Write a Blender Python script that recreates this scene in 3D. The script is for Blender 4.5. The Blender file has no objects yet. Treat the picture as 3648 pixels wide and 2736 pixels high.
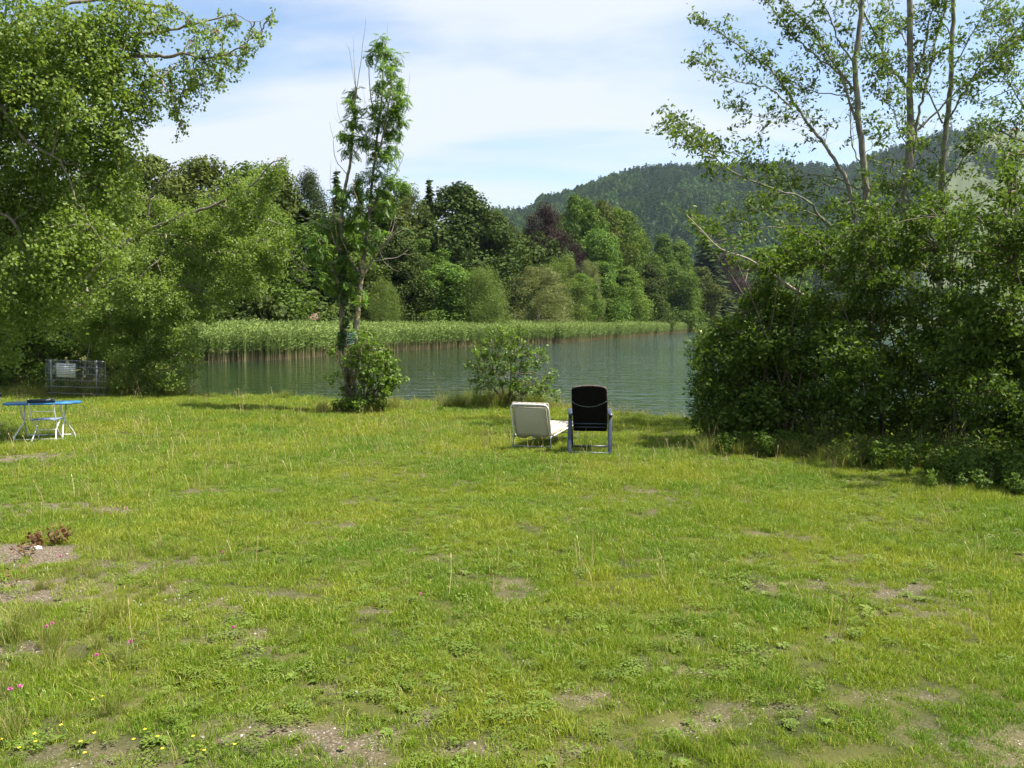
import bpy, math, random
import numpy as np
from mathutils import Vector

SC = bpy.context.scene
COL = SC.collection
rng = np.random.default_rng(7)
random.seed(7)
R = math.radians

# ------------------------------------------------------------------ camera, sky, sun, exposure
F = 796.4                                  # focal length in pixels of a 1024 wide picture
CAMZ = 1.65
PITCH = math.atan(64 / F)
cam = bpy.data.objects.new('camera', bpy.data.cameras.new('camera'))
COL.objects.link(cam)
cam.data.sensor_width = 36
cam.data.lens = 28
cam.data.clip_end = 12000
cam.data.clip_start = 0.1
cam.location = (0, 0, CAMZ)
cam.rotation_euler = (math.pi / 2 - PITCH, 0, 0)
SC.camera = cam

SUN_EL, SUN_AZ = R(59), R(-7)             # direction to the sun: right, slightly behind the camera
sdir = Vector((math.cos(SUN_EL) * math.cos(SUN_AZ), math.cos(SUN_EL) * math.sin(SUN_AZ), math.sin(SUN_EL)))
sl = bpy.data.lights.new('sun', 'SUN')
sl.energy = 4.6
sl.angle = R(0.53)
sl.color = (1.0, 0.95, 0.86)
sun = bpy.data.objects.new('sun', sl)
COL.objects.link(sun)
sun.rotation_euler = sdir.to_track_quat('Z', 'Y').to_euler()

W = bpy.data.worlds.new('World')
SC.world = W
W.use_nodes = True
wt = W.node_tree
wt.nodes.clear()
N = wt.nodes.new
L = wt.links.new
wo = N('ShaderNodeOutputWorld')
bg = N('ShaderNodeBackground')
sky = N('ShaderNodeTexSky')
sky.sky_type = 'NISHITA'
sky.sun_disc = False
sky.sun_elevation = SUN_EL
sky.sun_rotation = math.pi / 2 - SUN_AZ
sky.air_density = 1.0
sky.dust_density = 0.7
sky.ozone_density = 1.5
tc = N('ShaderNodeTexCoord')
sep = N('ShaderNodeSeparateXYZ')
L(tc.outputs['Generated'], sep.inputs[0])
zc = N('ShaderNodeMath'); zc.operation = 'MAXIMUM'; zc.inputs[1].default_value = 0.0
L(sep.outputs[2], zc.inputs[0])
za = N('ShaderNodeMath'); za.operation = 'ADD'; za.inputs[1].default_value = 0.16
L(zc.outputs[0], za.inputs[0])
dx = N('ShaderNodeMath'); dx.operation = 'DIVIDE'
dy = N('ShaderNodeMath'); dy.operation = 'DIVIDE'
L(sep.outputs[0], dx.inputs[0]); L(za.outputs[0], dx.inputs[1])
L(sep.outputs[1], dy.inputs[0]); L(za.outputs[0], dy.inputs[1])
cmb = N('ShaderNodeCombineXYZ')
L(dx.outputs[0], cmb.inputs[0]); L(dy.outputs[0], cmb.inputs[1])
mp = N('ShaderNodeMapping')
mp.inputs['Rotation'].default_value = (0, 0, R(-12))
mp.inputs['Scale'].default_value = (0.40, 1.25, 1)
mp.inputs['Location'].default_value = (3.1, 1.2, 0)
L(cmb.outputs[0], mp.inputs[0])
cn = N('ShaderNodeTexNoise')
cn.inputs['Scale'].default_value = 1.0
cn.inputs['Detail'].default_value = 7
cn.inputs['Roughness'].default_value = 0.52
cn.inputs['Distortion'].default_value = 0.5
L(mp.outputs[0], cn.inputs['Vector'])
cr = N('ShaderNodeMapRange')
cr.inputs['From Min'].default_value = 0.40
cr.inputs['From Max'].default_value = 0.60
cr.inputs['To Min'].default_value = 0.0
cr.inputs['To Max'].default_value = 0.92
cr.interpolation_type = 'SMOOTHSTEP'
L(cn.outputs['Fac'], cr.inputs['Value'])
# thin white milkiness towards the horizon, all round
hz = N('ShaderNodeMapRange')
hz.inputs['From Min'].default_value = 0.0
hz.inputs['From Max'].default_value = 0.35
hz.inputs['To Min'].default_value = 0.38
hz.inputs['To Max'].default_value = 0.0
L(zc.outputs[0], hz.inputs['Value'])
mx_ = N('ShaderNodeMath'); mx_.operation = 'MAXIMUM'
L(cr.outputs[0], mx_.inputs[0]); L(hz.outputs[0], mx_.inputs[1])
cmix = N('ShaderNodeMix'); cmix.data_type = 'RGBA'
cmix.inputs['B'].default_value = (3.95, 4.15, 4.6, 1)
L(mx_.outputs[0], cmix.inputs['Factor'])
L(sky.outputs[0], cmix.inputs['A'])
L(cmix.outputs['Result'], bg.inputs['Color'])
bg.inputs['Strength'].default_value = 0.085
L(bg.outputs[0], wo.inputs[0])

SC.view_settings.view_transform = 'Standard'
SC.view_settings.look = 'None'
SC.view_settings.exposure = 1.42
SC.view_settings.gamma = 1
SC.view_settings.use_curve_mapping = False
SC.render.engine = 'CYCLES'
SC.cycles.max_bounces = 6
SC.cycles.diffuse_bounces = 3
SC.cycles.glossy_bounces = 3
SC.cycles.transmission_bounces = 4
SC.cycles.volume_bounces = 0
SC.cycles.transparent_max_bounces = 4
SC.cycles.caustics_reflective = False
SC.cycles.caustics_refractive = False
SC.cycles.use_adaptive_sampling = True
SC.cycles.adaptive_threshold = 0.02
SC.cycles.sample_clamp_indirect = 4

# ------------------------------------------------------------------ geometry helpers
cp, sp = math.cos(PITCH), math.sin(PITCH)


def at(px, py, Y):
    """World point at forward distance Y seen at pixel (px, py) of the 1024x768 picture."""
    u = (px - 512) / F
    v = (384 - py) / F
    d = np.array([u, cp + v * sp, -sp + v * cp])
    p = d * (Y / d[1])
    return np.array([p[0], Y, CAMZ + p[2]])


def vnoise(x, y, seed=0):
    """smooth 2-D value noise, 0..1"""
    x = np.asarray(x, float); y = np.asarray(y, float)
    xi = np.floor(x).astype(np.int64); yi = np.floor(y).astype(np.int64)
    fx = x - xi; fy = y - yi
    fx = fx * fx * (3 - 2 * fx); fy = fy * fy * (3 - 2 * fy)

    def h(a, b):
        n = (a * 374761393 + b * 668265263 + seed * 982451653) & 0x7fffffff
        n = ((n ^ (n >> 13)) * 1274126177) & 0x7fffffff
        return ((n ^ (n >> 16)) & 0xffff) / 65535.0
    return (h(xi, yi) * (1 - fx) + h(xi + 1, yi) * fx) * (1 - fy) + (h(xi, yi + 1) * (1 - fx) + h(xi + 1, yi + 1) * fx) * fy


def fbm(x, y, seed=0, o=4):
    s = 0; a = 0.5; t = 0
    for i in range(o):
        s = s + a * vnoise(x * 2 ** i, y * 2 ** i, seed + i); t += a; a *= 0.5
    return s / t


def mesh_from(name, V, polys, smooth=False):
    """polys: list of (n, k) int arrays"""
    me = bpy.data.meshes.new(name)
    V = np.asarray(V, np.float32)
    me.vertices.add(len(V))
    me.vertices.foreach_set('co', V.ravel())
    polys = [np.asarray(p, np.int32) for p in polys if len(p)]
    nl = sum(p.size for p in polys)
    nf = sum(len(p) for p in polys)
    me.loops.add(nl)
    me.polygons.add(nf)
    me.loops.foreach_set('vertex_index', np.concatenate([p.ravel() for p in polys]))
    cnt = np.concatenate([np.full(len(p), p.shape[1], np.int32) for p in polys])
    st = np.concatenate([[0], np.cumsum(cnt)[:-1]]).astype(np.int32)
    me.polygons.foreach_set('loop_start', st)
    if smooth:
        me.polygons.foreach_set('use_smooth', np.ones(nf, bool))
    me.update(calc_edges=True)
    return me


class G:
    """collects geometry for ONE mesh"""
    def __init__(s):
        s.V = []; s.P = []; s.n = 0

    def add(s, V, F_):
        V = np.asarray(V, float).reshape(-1, 3)
        for f in (F_ if isinstance(F_, list) else [F_]):
            f = np.asarray(f)
            if f.size:
                s.P.append(f + s.n)
        s.V.append(V); s.n += len(V)

    def box(s, c, d, rz=0, rx=0, ry=0):
        x, y, z = [q / 2 for q in d]
        v = np.array([[i, j, k] for i in (-x, x) for j in (-y, y) for k in (-z, z)])
        ca, sa = math.cos(rx), math.sin(rx)
        v = v @ np.array([[1, 0, 0], [0, ca, sa], [0, -sa, ca]])
        ca, sa = math.cos(ry), math.sin(ry)
        v = v @ np.array([[ca, 0, -sa], [0, 1, 0], [sa, 0, ca]])
        ca, sa = math.cos(rz), math.sin(rz)
        v = v @ np.array([[ca, sa, 0], [-sa, ca, 0], [0, 0, 1]])
        s.add(v + np.array(c), np.array([[0, 1, 3, 2], [4, 6, 7, 5], [0, 4, 5, 1], [2, 3, 7, 6], [0, 2, 6, 4], [1, 5, 7, 3]]))

    def tube(s, pts, rad, k=6, cap=True, flat=None):
        pts = np.asarray(pts, float); n = len(pts)
        rad = np.broadcast_to(np.asarray(rad, float), (n,))
        t = np.gradient(pts, axis=0)
        t /= np.linalg.norm(t, axis=1, keepdims=True) + 1e-9
        up = np.array([0, 0, 1.0]) if abs(t[:, 2].mean()) < 0.8 else np.array([1.0, 0, 0])
        a = np.cross(t, up); a /= np.linalg.norm(a, axis=1, keepdims=True) + 1e-9
        b = np.cross(t, a)
        ang = np.arange(k) / k * 2 * math.pi
        ring = a[:, None, :] * np.cos(ang)[None, :, None] + b[:, None, :] * np.sin(ang)[None, :, None]
        v = pts[:, None, :] + ring * rad[:, None, None]
        i = np.arange(n - 1)[:, None] * k; j = np.arange(k)[None, :]; j2 = (j + 1) % k
        q = np.stack([i + j, i + j2, i + k + j2, i + k + j], -1).reshape(-1, 4)
        polys = [q]
        if cap:
            polys += [np.arange(k)[None, ::-1], (np.arange(k) + (n - 1) * k)[None, :]]
        s.add(v.reshape(-1, 3), polys)

    def mesh(s, name, smooth=False):
        by = {}
        for p in s.P:
            by.setdefault(p.shape[1], []).append(p)
        return mesh_from(name, np.concatenate(s.V), [np.concatenate(q) for q in by.values()], smooth)


def obj(name, me, mat=None, parent=None, smooth=False):
    if isinstance(me, G):
        me = me.mesh(name, smooth)
    o = bpy.data.objects.new(name, me)
    COL.objects.link(o)
    if mat is not None and len(me.materials) == 0:
        me.materials.append(mat)
    if parent is not None:
        o.parent = parent
    return o


def tag(o, label, cat, group=None, kind=None):
    if label: o['label'] = label
    if cat: o['category'] = cat
    if group: o['group'] = group
    if kind: o['kind'] = kind
    return o


def thing(name, label, cat, loc=(0, 0, 0), rz=0.0, group=None):
    o = bpy.data.objects.new(name, None)
    COL.objects.link(o)
    o.empty_display_size = 0.2
    o.location = loc
    o.rotation_euler = (0, 0, rz)
    return tag(o, label, cat, group)


def smooth_path(pts, n=4):
    """Catmull-Rom through points"""
    P = np.asarray(pts, float)
    if len(P) < 3:
        t = np.linspace(0, 1, n + 1)[:, None]
        return P[0] * (1 - t) + P[-1] * t
    Q = np.vstack([2 * P[0] - P[1], P, 2 * P[-1] - P[-2]])
    out = []
    for i in range(1, len(Q) - 2):
        for t in np.arange(n) / n:
            a, b, c, d = Q[i - 1], Q[i], Q[i + 1], Q[i + 2]
            out.append(0.5 * (2 * b + (c - a) * t + (2 * a - 5 * b + 4 * c - d) * t * t + (3 * b - a - 3 * c + d) * t ** 3))
    out.append(P[-1])
    return np.array(out)


# ------------------------------------------------------------------ materials
def nodes(m):
    m.use_nodes = True
    t = m.node_tree
    t.nodes.clear()
    return t, t.nodes.new, t.links.new


def mat_simple(name, col, rough=0.6, metal=0.0, var=0.15, scale=8.0, bump=0.0, col2=None, spec=0.5, detail=5):
    m = bpy.data.materials.new(name)
    t, N, L = nodes(m)
    o = N('ShaderNodeOutputMaterial'); p = N('ShaderNodeBsdfPrincipled')
    tc = N('ShaderNodeTexCoord'); n = N('ShaderNodeTexNoise')
    n.inputs['Scale'].default_value = scale; n.inputs['Detail'].default_value = detail
    L(tc.outputs['Object'], n.inputs['Vector'])
    r = N('ShaderNodeValToRGB')
    c2 = col2 or tuple(c * (1 - var * 2) for c in col)
    r.color_ramp.elements[0].color = (*c2, 1); r.color_ramp.elements[0].position = 0.32
    r.color_ramp.elements[1].color = (*[min(1, c * (1 + var)) for c in col], 1); r.color_ramp.elements[1].position = 0.65
    L(n.outputs['Fac'], r.inputs[0]); L(r.outputs[0], p.inputs['Base Color'])
    p.inputs['Roughness'].default_value = rough; p.inputs['Metallic'].default_value = metal
    p.inputs['Specular IOR Level'].default_value = spec
    if bump:
        b = N('ShaderNodeBump'); b.inputs['Strength'].default_value = bump; b.inputs['Distance'].default_value = 0.02
        L(n.outputs['Fac'], b.inputs['Height']); L(b.outputs[0], p.inputs['Normal'])
    L(p.outputs[0], o.inputs[0])
    return m


def mat_leaf(name, c1, c2, trans=0.35, rough=0.42, spec=0.4, c3=None, objvar=0.0, tcol=None, patch=0.0):
    """leaf: random colour per leaf between c1 and c2 (sometimes c3), thin and translucent"""
    m = bpy.data.materials.new(name)
    t, N, L = nodes(m)
    o = N('ShaderNodeOutputMaterial'); p = N('ShaderNodeBsdfPrincipled')
    g = N('ShaderNodeNewGeometry')
    r = N('ShaderNodeValToRGB')
    r.color_ramp.elements[0].color = (*c1, 1); r.color_ramp.elements[0].position = 0.0
    r.color_ramp.elements[1].color = (*c2, 1); r.color_ramp.elements[1].position = 0.9 if c3 else 1.0
    if c3:
        e = r.color_ramp.elements.new(1.0); e.color = (*c3, 1)
    L(g.outputs['Random Per Island'], r.inputs[0])
    col = r.outputs[0]
    if objvar or patch:
        hs = N('ShaderNodeHueSaturation')
        oi = N('ShaderNodeObjectInfo')
        mr = N('ShaderNodeMapRange'); mr.inputs['To Min'].default_value = 1 - objvar; mr.inputs['To Max'].default_value = 1 + objvar
        L(oi.outputs['Random'], mr.inputs['Value'])
        L(mr.outputs[0], hs.inputs['Value'])
        mr2 = N('ShaderNodeMapRange'); mr2.inputs['To Min'].default_value = 0.5 - objvar * 0.07; mr2.inputs['To Max'].default_value = 0.5 + objvar * 0.05
        ml = N('ShaderNodeMath'); ml.operation = 'MULTIPLY'; ml.inputs[1].default_value = 7.13
        fr = N('ShaderNodeMath'); fr.operation = 'FRACT'
        L(oi.outputs['Random'], ml.inputs[0]); L(ml.outputs[0], fr.inputs[0]); L(fr.outputs[0], mr2.inputs['Value'])
        L(mr2.outputs[0], hs.inputs['Hue'])
        L(col, hs.inputs['Color']); col = hs.outputs[0]
    L(col, p.inputs['Base Color'])
    p.inputs['Roughness'].default_value = rough
    p.inputs['Specular IOR Level'].default_value = spec
    tr = N('ShaderNodeBsdfTranslucent')
    mm = N('ShaderNodeMix'); mm.data_type = 'RGBA'; mm.blend_type = 'MULTIPLY'; mm.inputs['Factor'].default_value = 1
    mm.inputs['B'].default_value = (*(tcol or (1.7, 1.75, 0.8)), 1)
    L(col, mm.inputs['A']); L(mm.outputs['Result'], tr.inputs['Color'])
    ms = N('ShaderNodeMixShader'); ms.inputs[0].default_value = trans
    L(p.outputs[0], ms.inputs[1]); L(tr.outputs[0], ms.inputs[2]); L(ms.outputs[0], o.inputs[0])
    return m


def mat_bark(name, c1, c2, c3, scale=9, lichen=0.62):
    m = bpy.data.materials.new(name)
    t, N, L = nodes(m)
    o = N('ShaderNodeOutputMaterial'); p = N('ShaderNodeBsdfPrincipled')
    tc = N('ShaderNodeTexCoord')
    mp = N('ShaderNodeMapping'); mp.inputs['Scale'].default_value = (1, 1, 0.25)
    n = N('ShaderNodeTexNoise'); n.inputs['Scale'].default_value = scale * 3; n.inputs['Detail'].default_value = 6
    n2 = N('ShaderNodeTexNoise'); n2.inputs['Scale'].default_value = scale * 0.8; n2.inputs['Detail'].default_value = 4
    L(tc.outputs['Object'], mp.inputs[0]); L(mp.outputs[0], n.inputs['Vector']); L(tc.outputs['Object'], n2.inputs['Vector'])
    r = N('ShaderNodeValToRGB')
    r.color_ramp.elements[0].color = (*c1, 1); r.color_ramp.elements[0].position = 0.35
    r.color_ramp.elements[1].color = (*c2, 1); r.color_ramp.elements[1].position = 0.65
    L(n.outputs['Fac'], r.inputs[0])
    r2 = N('ShaderNodeValToRGB')
    r2.color_ramp.elements[0].color = (0, 0, 0, 1); r2.color_ramp.elements[0].position = lichen - 0.06
    r2.color_ramp.elements[1].color = (1, 1, 1, 1); r2.color_ramp.elements[1].position = lichen
    L(n2.outputs['Fac'], r2.inputs[0])
    mx = N('ShaderNodeMix'); mx.data_type = 'RGBA'; mx.inputs['B'].default_value = (*c3, 1)
    L(r2.outputs[0], mx.inputs['Factor']); L(r.outputs[0], mx.inputs['A'])
    L(mx.outputs['Result'], p.inputs['Base Color'])
    p.inputs['Roughness'].default_value = 0.85
    b = N('ShaderNodeBump'); b.inputs['Strength'].default_value = 0.5; b.inputs['Distance'].default_value = 0.02
    L(n.outputs['Fac'], b.inputs['Height']); L(b.outputs[0], p.inputs['Normal'])
    L(p.outputs[0], o.inputs[0])
    return m


def mat_blade(name, green, yellow, straw, strawfac=0.12, trans=0.35, rough=0.5):
    """grass: world position patches of green and yellow-green, straw blades at random"""
    m = bpy.data.materials.new(name)
    t, N, L = nodes(m)
    o = N('ShaderNodeOutputMaterial'); p = N('ShaderNodeBsdfPrincipled')
    g = N('ShaderNodeNewGeometry')
    n = N('ShaderNodeTexNoise'); n.inputs['Scale'].default_value = 0.5; n.inputs['Detail'].default_value = 7; n.inputs['Roughness'].default_value = 0.72
    L(g.outputs['Position'], n.inputs['Vector'])
    mr = N('ShaderNodeMapRange'); mr.inputs['From Min'].default_value = 0.38; mr.inputs['From Max'].default_value = 0.62
    L(n.outputs['Fac'], mr.inputs['Value'])
    mx = N('ShaderNodeMix'); mx.data_type = 'RGBA'
    mx.inputs['A'].default_value = (*green, 1); mx.inputs['B'].default_value = (*yellow, 1)
    L(mr.outputs[0], mx.inputs['Factor'])
    r = N('ShaderNodeValToRGB')
    r.color_ramp.elements[0].color = (0, 0, 0, 1); r.color_ramp.elements[0].position = 1 - strawfac - 0.04
    r.color_ramp.elements[1].color = (1, 1, 1, 1); r.color_ramp.elements[1].position = 1 - strawfac
    L(g.outputs['Random Per Island'], r.inputs[0])
    m2 = N('ShaderNodeMix'); m2.data_type = 'RGBA'; m2.inputs['B'].default_value = (*straw, 1)
    L(r.outputs[0], m2.inputs['Factor']); L(mx.outputs['Result'], m2.inputs['A'])
    hs = N('ShaderNodeHueSaturation')
    ml = N('ShaderNodeMath'); ml.operation = 'MULTIPLY'; ml.inputs[1].default_value = 13.7
    fr = N('ShaderNodeMath'); fr.operation = 'FRACT'
    L(g.outputs['Random Per Island'], ml.inputs[0]); L(ml.outputs[0], fr.inputs[0])
    mv = N('ShaderNodeMapRange'); mv.inputs['To Min'].default_value = 0.7; mv.inputs['To Max'].default_value = 1.3
    L(fr.outputs[0], mv.inputs['Value']); L(mv.outputs[0], hs.inputs['Value'])
    L(m2.outputs['Result'], hs.inputs['Color'])
    L(hs.outputs[0], p.inputs['Base Color'])
    p.inputs['Roughness'].default_value = rough; p.inputs['Specular IOR Level'].default_value = 0.25
    tr = N('ShaderNodeBsdfTranslucent')
    mm = N('ShaderNodeMix'); mm.data_type = 'RGBA'; mm.blend_type = 'MULTIPLY'; mm.inputs['Factor'].default_value = 1
    mm.inputs['B'].default_value = (1.5, 1.5, 0.8, 1)
    L(hs.outputs[0], mm.inputs['A']); L(mm.outputs['Result'], tr.inputs['Color'])
    ms = N('ShaderNodeMixShader'); ms.inputs[0].default_value = trans
    L(p.outputs[0], ms.inputs[1]); L(tr.outputs[0], ms.inputs[2]); L(ms.outputs[0], o.inputs[0])
    return m


# ------------------------------------------------------------------ terrain
WATER = -0.95
SHORE_NEAR = [(-11.3, 26.6), (-9, 26.0), (-6, 25.4), (-2.2, 23.8), (1.2, 22.2), (3.0, 21.0), (4.6, 19.8), (7.5, 18.8), (12, 18.2), (20, 17.5), (40, 15), (90, 12)]
LAKE = np.array(SHORE_NEAR + [(300, 30), (520, 120), (560, 420), (420, 560), (240, 540), (130, 400), (80, 260), (52, 205),
                              (43, 192), (25, 143), (5, 94), (-3.1, 84), (-9.5, 73), (-13.2, 63), (-15.3, 56), (-19.3, 53), (-21.5, 50.5), (-17, 39), (-12.2, 29)])
REED = np.array([(-21.3, 48.2), (-19.3, 49.6), (-15.3, 52.3), (-13.2, 59), (-9.5, 69), (-3.1, 80), (4.9, 90), (14, 112), (25, 139), (36, 170), (42.6, 186), (46.5, 192)], float)


def lake_sd(x, y):
    """signed distance to the lake edge, negative inside"""
    x = np.asarray(x, float).ravel(); y = np.asarray(y, float).ravel()
    d = np.full(x.shape, 1e9); ins = np.zeros(x.shape, bool)
    n = len(LAKE)
    for i in range(n):
        ax, ay = LAKE[i]; bx, by = LAKE[(i + 1) % n]
        ex, ey = bx - ax, by - ay
        t = np.clip(((x - ax) * ex + (y - ay) * ey) / (ex * ex + ey * ey), 0, 1)
        d = np.minimum(d, np.hypot(x - ax - t * ex, y - ay - t * ey))
        c = (ay > y) != (by > y)
        ins ^= c & (x < (bx - ax) * (y - ay) / (by - ay + 1e-12) + ax)
    return np.where(ins, -d, d)


def ground_z(x, y):
    sh = np.shape(x)
    x = np.asarray(x, float).ravel(); y = np.asarray(y, float).ravel()
    sd = lake_sd(x, y) + (fbm(x * 0.9, y * 0.9, 3) - 0.5) * 0.8
    near = np.where(y < 15, -0.04 * np.maximum(y, -4), -0.6 - 0.018 * (y - 15))
    near = near + (fbm(x * 0.25, y * 0.25, 11) - 0.5) * 0.14 + (fbm(x * 1.3, y * 1.3, 5, 3) - 0.5) * 0.05
    far = -0.75 + np.clip(sd, 0, 200) * 0.035
    t = np.clip((y - 24) / 14, 0, 1)
    land = near * (1 - t) + far * t
    k = np.clip(sd / 1.3, 0, 1); k = k * k * (3 - 2 * k)
    edge = WATER + 0.05
    z = np.where(sd > 0, edge + (land - edge) * k, edge + np.maximum(sd * 0.35, -1.5) - 0.03)
    return z.reshape(sh) if sh else float(z[0])


def gz(x, y):
    return float(ground_z(np.array([x]), np.array([y]))[0])


def ground_hit(px, py):
    """point where the pixel's ray meets the lawn"""
    Y = 2.0
    a = at(px, py, Y)
    for _ in range(400):
        a = at(px, py, Y)
        if a[2] <= gz(a[0], Y): break
        Y += 0.02 + Y * 0.004
    return a


# bare and stony patches on the lawn: (px, py, half width m, half depth m, strength)
BARE_PX = [(2, 556, .62, .42, 1.0), (-8, 592, .8, .32, .85), (20, 618, .5, .2, .4), (75, 575, .4, .2, .4), (95, 600, .4, .12, .4), (140, 588, .6, .15, .45), (120, 640, .35, .12, .3), (16, 460, .8, .5, .75), (42, 456, .6, .45, .6),
           (60, 508, 1.0, .25, .6), (520, 508, .8, .22, .32), (150, 565, .7, .2, .4), (100, 572, .5, .25, .45), (5, 648, .28, .14, .8),
           (240, 600, .35, .12, .5), (270, 632, .25, .1, .5), (200, 645, .2, .08, .6), (330, 742, .35, .10, .6), (270, 740, .2, .08, .5), (380, 765, .5, .10, .65),
           (250, 735, .3, .12, .6), (420, 720, .2, .07, .5), (350, 610, .3, .1, .5), (560, 700, .2, .06, .5), (600, 755, .25, .06, .55), (690, 665, .3, .1, .4), (690, 720, .35, .1, .65),
           (760, 700, .35, .1, .6), (870, 590, .7, .25, .5), (930, 610, .5, .2, .4), (800, 560, .6, .2, .35), (480, 660, .25, .08, .4), (300, 690, .25, .08, .45), (900, 690, .3, .1, .4), (640, 720, .2, .07, .4), (960, 740, .4, .1, .45)]
BARE = []
for (a_, b_, c_, d_, e_) in BARE_PX:
    h_ = ground_hit(a_, b_)
    BARE.append((h_[0], h_[1], c_, d_, e_))


def bare(x, y):
    x = np.asarray(x, float); y = np.asarray(y, float)
    wx = x + (fbm(x * 2.5, y * 2.5, 21) - .5) * 0.7; wy = y + (fbm(x * 2.5, y * 2.5, 31) - .5) * 0.5
    b = np.zeros(x.shape)
    for (cx, cy, rx, ry, s) in BARE:
        q = ((wx - cx) / rx) ** 2 + ((wy - cy) / ry) ** 2
        b = np.maximum(b, s * np.clip(1.5 - q, 0, 1) ** .8)
    nz = fbm(x * 1.6, y * 1.6, 41)
    b = np.maximum(b, np.clip((nz - 0.61) * 5, 0, 0.36) * (y < 13))
    return b * (0.7 + 0.6 * fbm(x * 6, y * 6, 51))


def axis(lo, hi, fine_lo, fine_hi, step, grow=1.12):
    a = list(np.arange(fine_lo, fine_hi + 1e-6, step))
    s = step; v = fine_hi
    while v < hi:
        s *= grow; v += s; a.append(v)
    s = step; v = fine_lo; b = []
    while v > lo:
        s *= grow; v -= s; b.append(v)
    return np.array(b[::-1] + a)


gx = axis(-3500, 3500, -22, 20, 0.16)
gy = axis(-60, 5000, 0, 30, 0.16, 1.07)
X, Yg = np.meshgrid(gx, gy)
Z = ground_z(X, Yg)
nx, ny = len(gx), len(gy)
ii = (np.arange(ny - 1)[:, None] * nx + np.arange(nx - 1)[None, :]).ravel()
gme = mesh_from('ground', np.stack([X.ravel(), Yg.ravel(), Z.ravel()], 1), [np.stack([ii, ii + 1, ii + nx + 1, ii + nx], 1)], True)
ba = gme.attributes.new('bare', 'FLOAT', 'POINT')
bb = np.where((Yg < 32) & (abs(X) < 30), bare(X, Yg), 0).ravel()
ba.data.foreach_set('value', bb.astype(np.float32))

m = bpy.data.materials.new('soil_and_turf')
t, N, L = nodes(m)
o = N('ShaderNodeOutputMaterial'); p = N('ShaderNodeBsdfPrincipled'); g_ = N('ShaderNodeNewGeometry')
n1 = N('ShaderNodeTexNoise'); n1.inputs['Scale'].default_value = 3.0; n1.inputs['Detail'].default_value = 8
n2 = N('ShaderNodeTexNoise'); n2.inputs['Scale'].default_value = 60; n2.inputs['Detail'].default_value = 4
vo = N('ShaderNodeTexVoronoi'); vo.inputs['Scale'].default_value = 55
for q in (n1, n2, vo): L(g_.outputs['Position'], q.inputs['Vector'])
r1 = N('ShaderNodeValToRGB')
r1.color_ramp.elements[0].color = (0.042, 0.050, 0.014, 1); r1.color_ramp.elements[0].position = .35
r1.color_ramp.elements[1].color = (0.095, 0.095, 0.026, 1); r1.color_ramp.elements[1].position = .65
L(n1.outputs['Fac'], r1.inputs[0])
r2 = N('ShaderNodeValToRGB')
r2.color_ramp.elements[0].color = (0.062, 0.047, 0.032, 1); r2.color_ramp.elements[0].position = .3
r2.color_ramp.elements[1].color = (0.17, 0.135, 0.095, 1); r2.color_ramp.elements[1].position = .7
L(n2.outputs['Fac'], r2.inputs[0])
r3 = N('ShaderNodeValToRGB')                                            # pale pebbles
r3.color_ramp.elements[0].color = (1, 1, 1, 1); r3.color_ramp.elements[0].position = .16
r3.color_ramp.elements[1].color = (0, 0, 0, 1); r3.color_ramp.elements[1].position = .28
L(vo.outputs['Distance'], r3.inputs[0])
hs_ = N('ShaderNodeMix'); hs_.data_type = 'RGBA'; hs_.inputs['B'].default_value = (0.34, 0.31, 0.26, 1)
L(r3.outputs[0], hs_.inputs['Factor']); L(r2.outputs[0], hs_.inputs['A'])
at_ = N('ShaderNodeAttribute'); at_.attribute_name = 'bare'
mr = N('ShaderNodeMapRange'); mr.inputs['From Min'].default_value = 0.1; mr.inputs['From Max'].default_value = 0.75
L(at_.outputs['Fac'], mr.inputs['Value'])
mx = N('ShaderNodeMix'); mx.data_type = 'RGBA'
L(mr.outputs[0], mx.inputs['Factor']); L(r1.outputs[0], mx.inputs['A']); L(hs_.outputs['Result'], mx.inputs['B'])
L(mx.outputs['Result'], p.inputs['Base Color']); p.inputs['Roughness'].default_value = 0.95
p.inputs['Specular IOR Level'].default_value = 0.1
bu = N('ShaderNodeBump'); bu.inputs['Strength'].default_value = 0.6; bu.inputs['Distance'].default_value = 0.02
L(n2.outputs['Fac'], bu.inputs['Height']); L(bu.outputs[0], p.inputs['Normal'])
L(p.outputs[0], o.inputs[0])
tag(obj('ground', gme, m), None, None, kind='structure')

# ------------------------------------------------------------------ lake
m = bpy.data.materials.new('lake_water')
t, N, L = nodes(m)
o = N('ShaderNodeOutputMaterial'); p = N('ShaderNodeBsdfPrincipled'); g_ = N('ShaderNodeNewGeometry')
p.inputs['Base Color'].default_value = (0.014, 0.032, 0.012, 1)
p.inputs['Roughness'].default_value = 0.03
p.inputs['IOR'].default_value = 1.333


def wave(scale, sx, sy, rot, detail, dist):
    mp = N('ShaderNodeMapping'); mp.inputs['Scale'].default_value = (sx, sy, 1); mp.inputs['Rotation'].default_value = (0, 0, R(rot))
    L(g_.outputs['Position'], mp.inputs[0])
    n = N('ShaderNodeTexNoise'); n.inputs['Scale'].default_value = scale; n.inputs['Detail'].default_value = detail
    n.inputs['Roughness'].default_value = 0.5; n.inputs['Distortion'].default_value = dist
    L(mp.outputs[0], n.inputs['Vector'])
    return n.outputs['Fac']


w1 = wave(1.7, 0.36, 1.0, 6, 2, 0.3)
w2 = wave(5.0, 0.5, 1.0, -8, 2, 0.2)
wg = wave(0.035, 1, 0.6, 10, 2, 0)                       # wind patches: how strong the ripples are
gr = N('ShaderNodeMapRange'); gr.inputs['From Min'].default_value = 0.4; gr.inputs['From Max'].default_value = 0.6
gr.inputs['To Min'].default_value = 0.45; gr.inputs['To Max'].default_value = 1.0
L(wg, gr.inputs['Value'])
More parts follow.
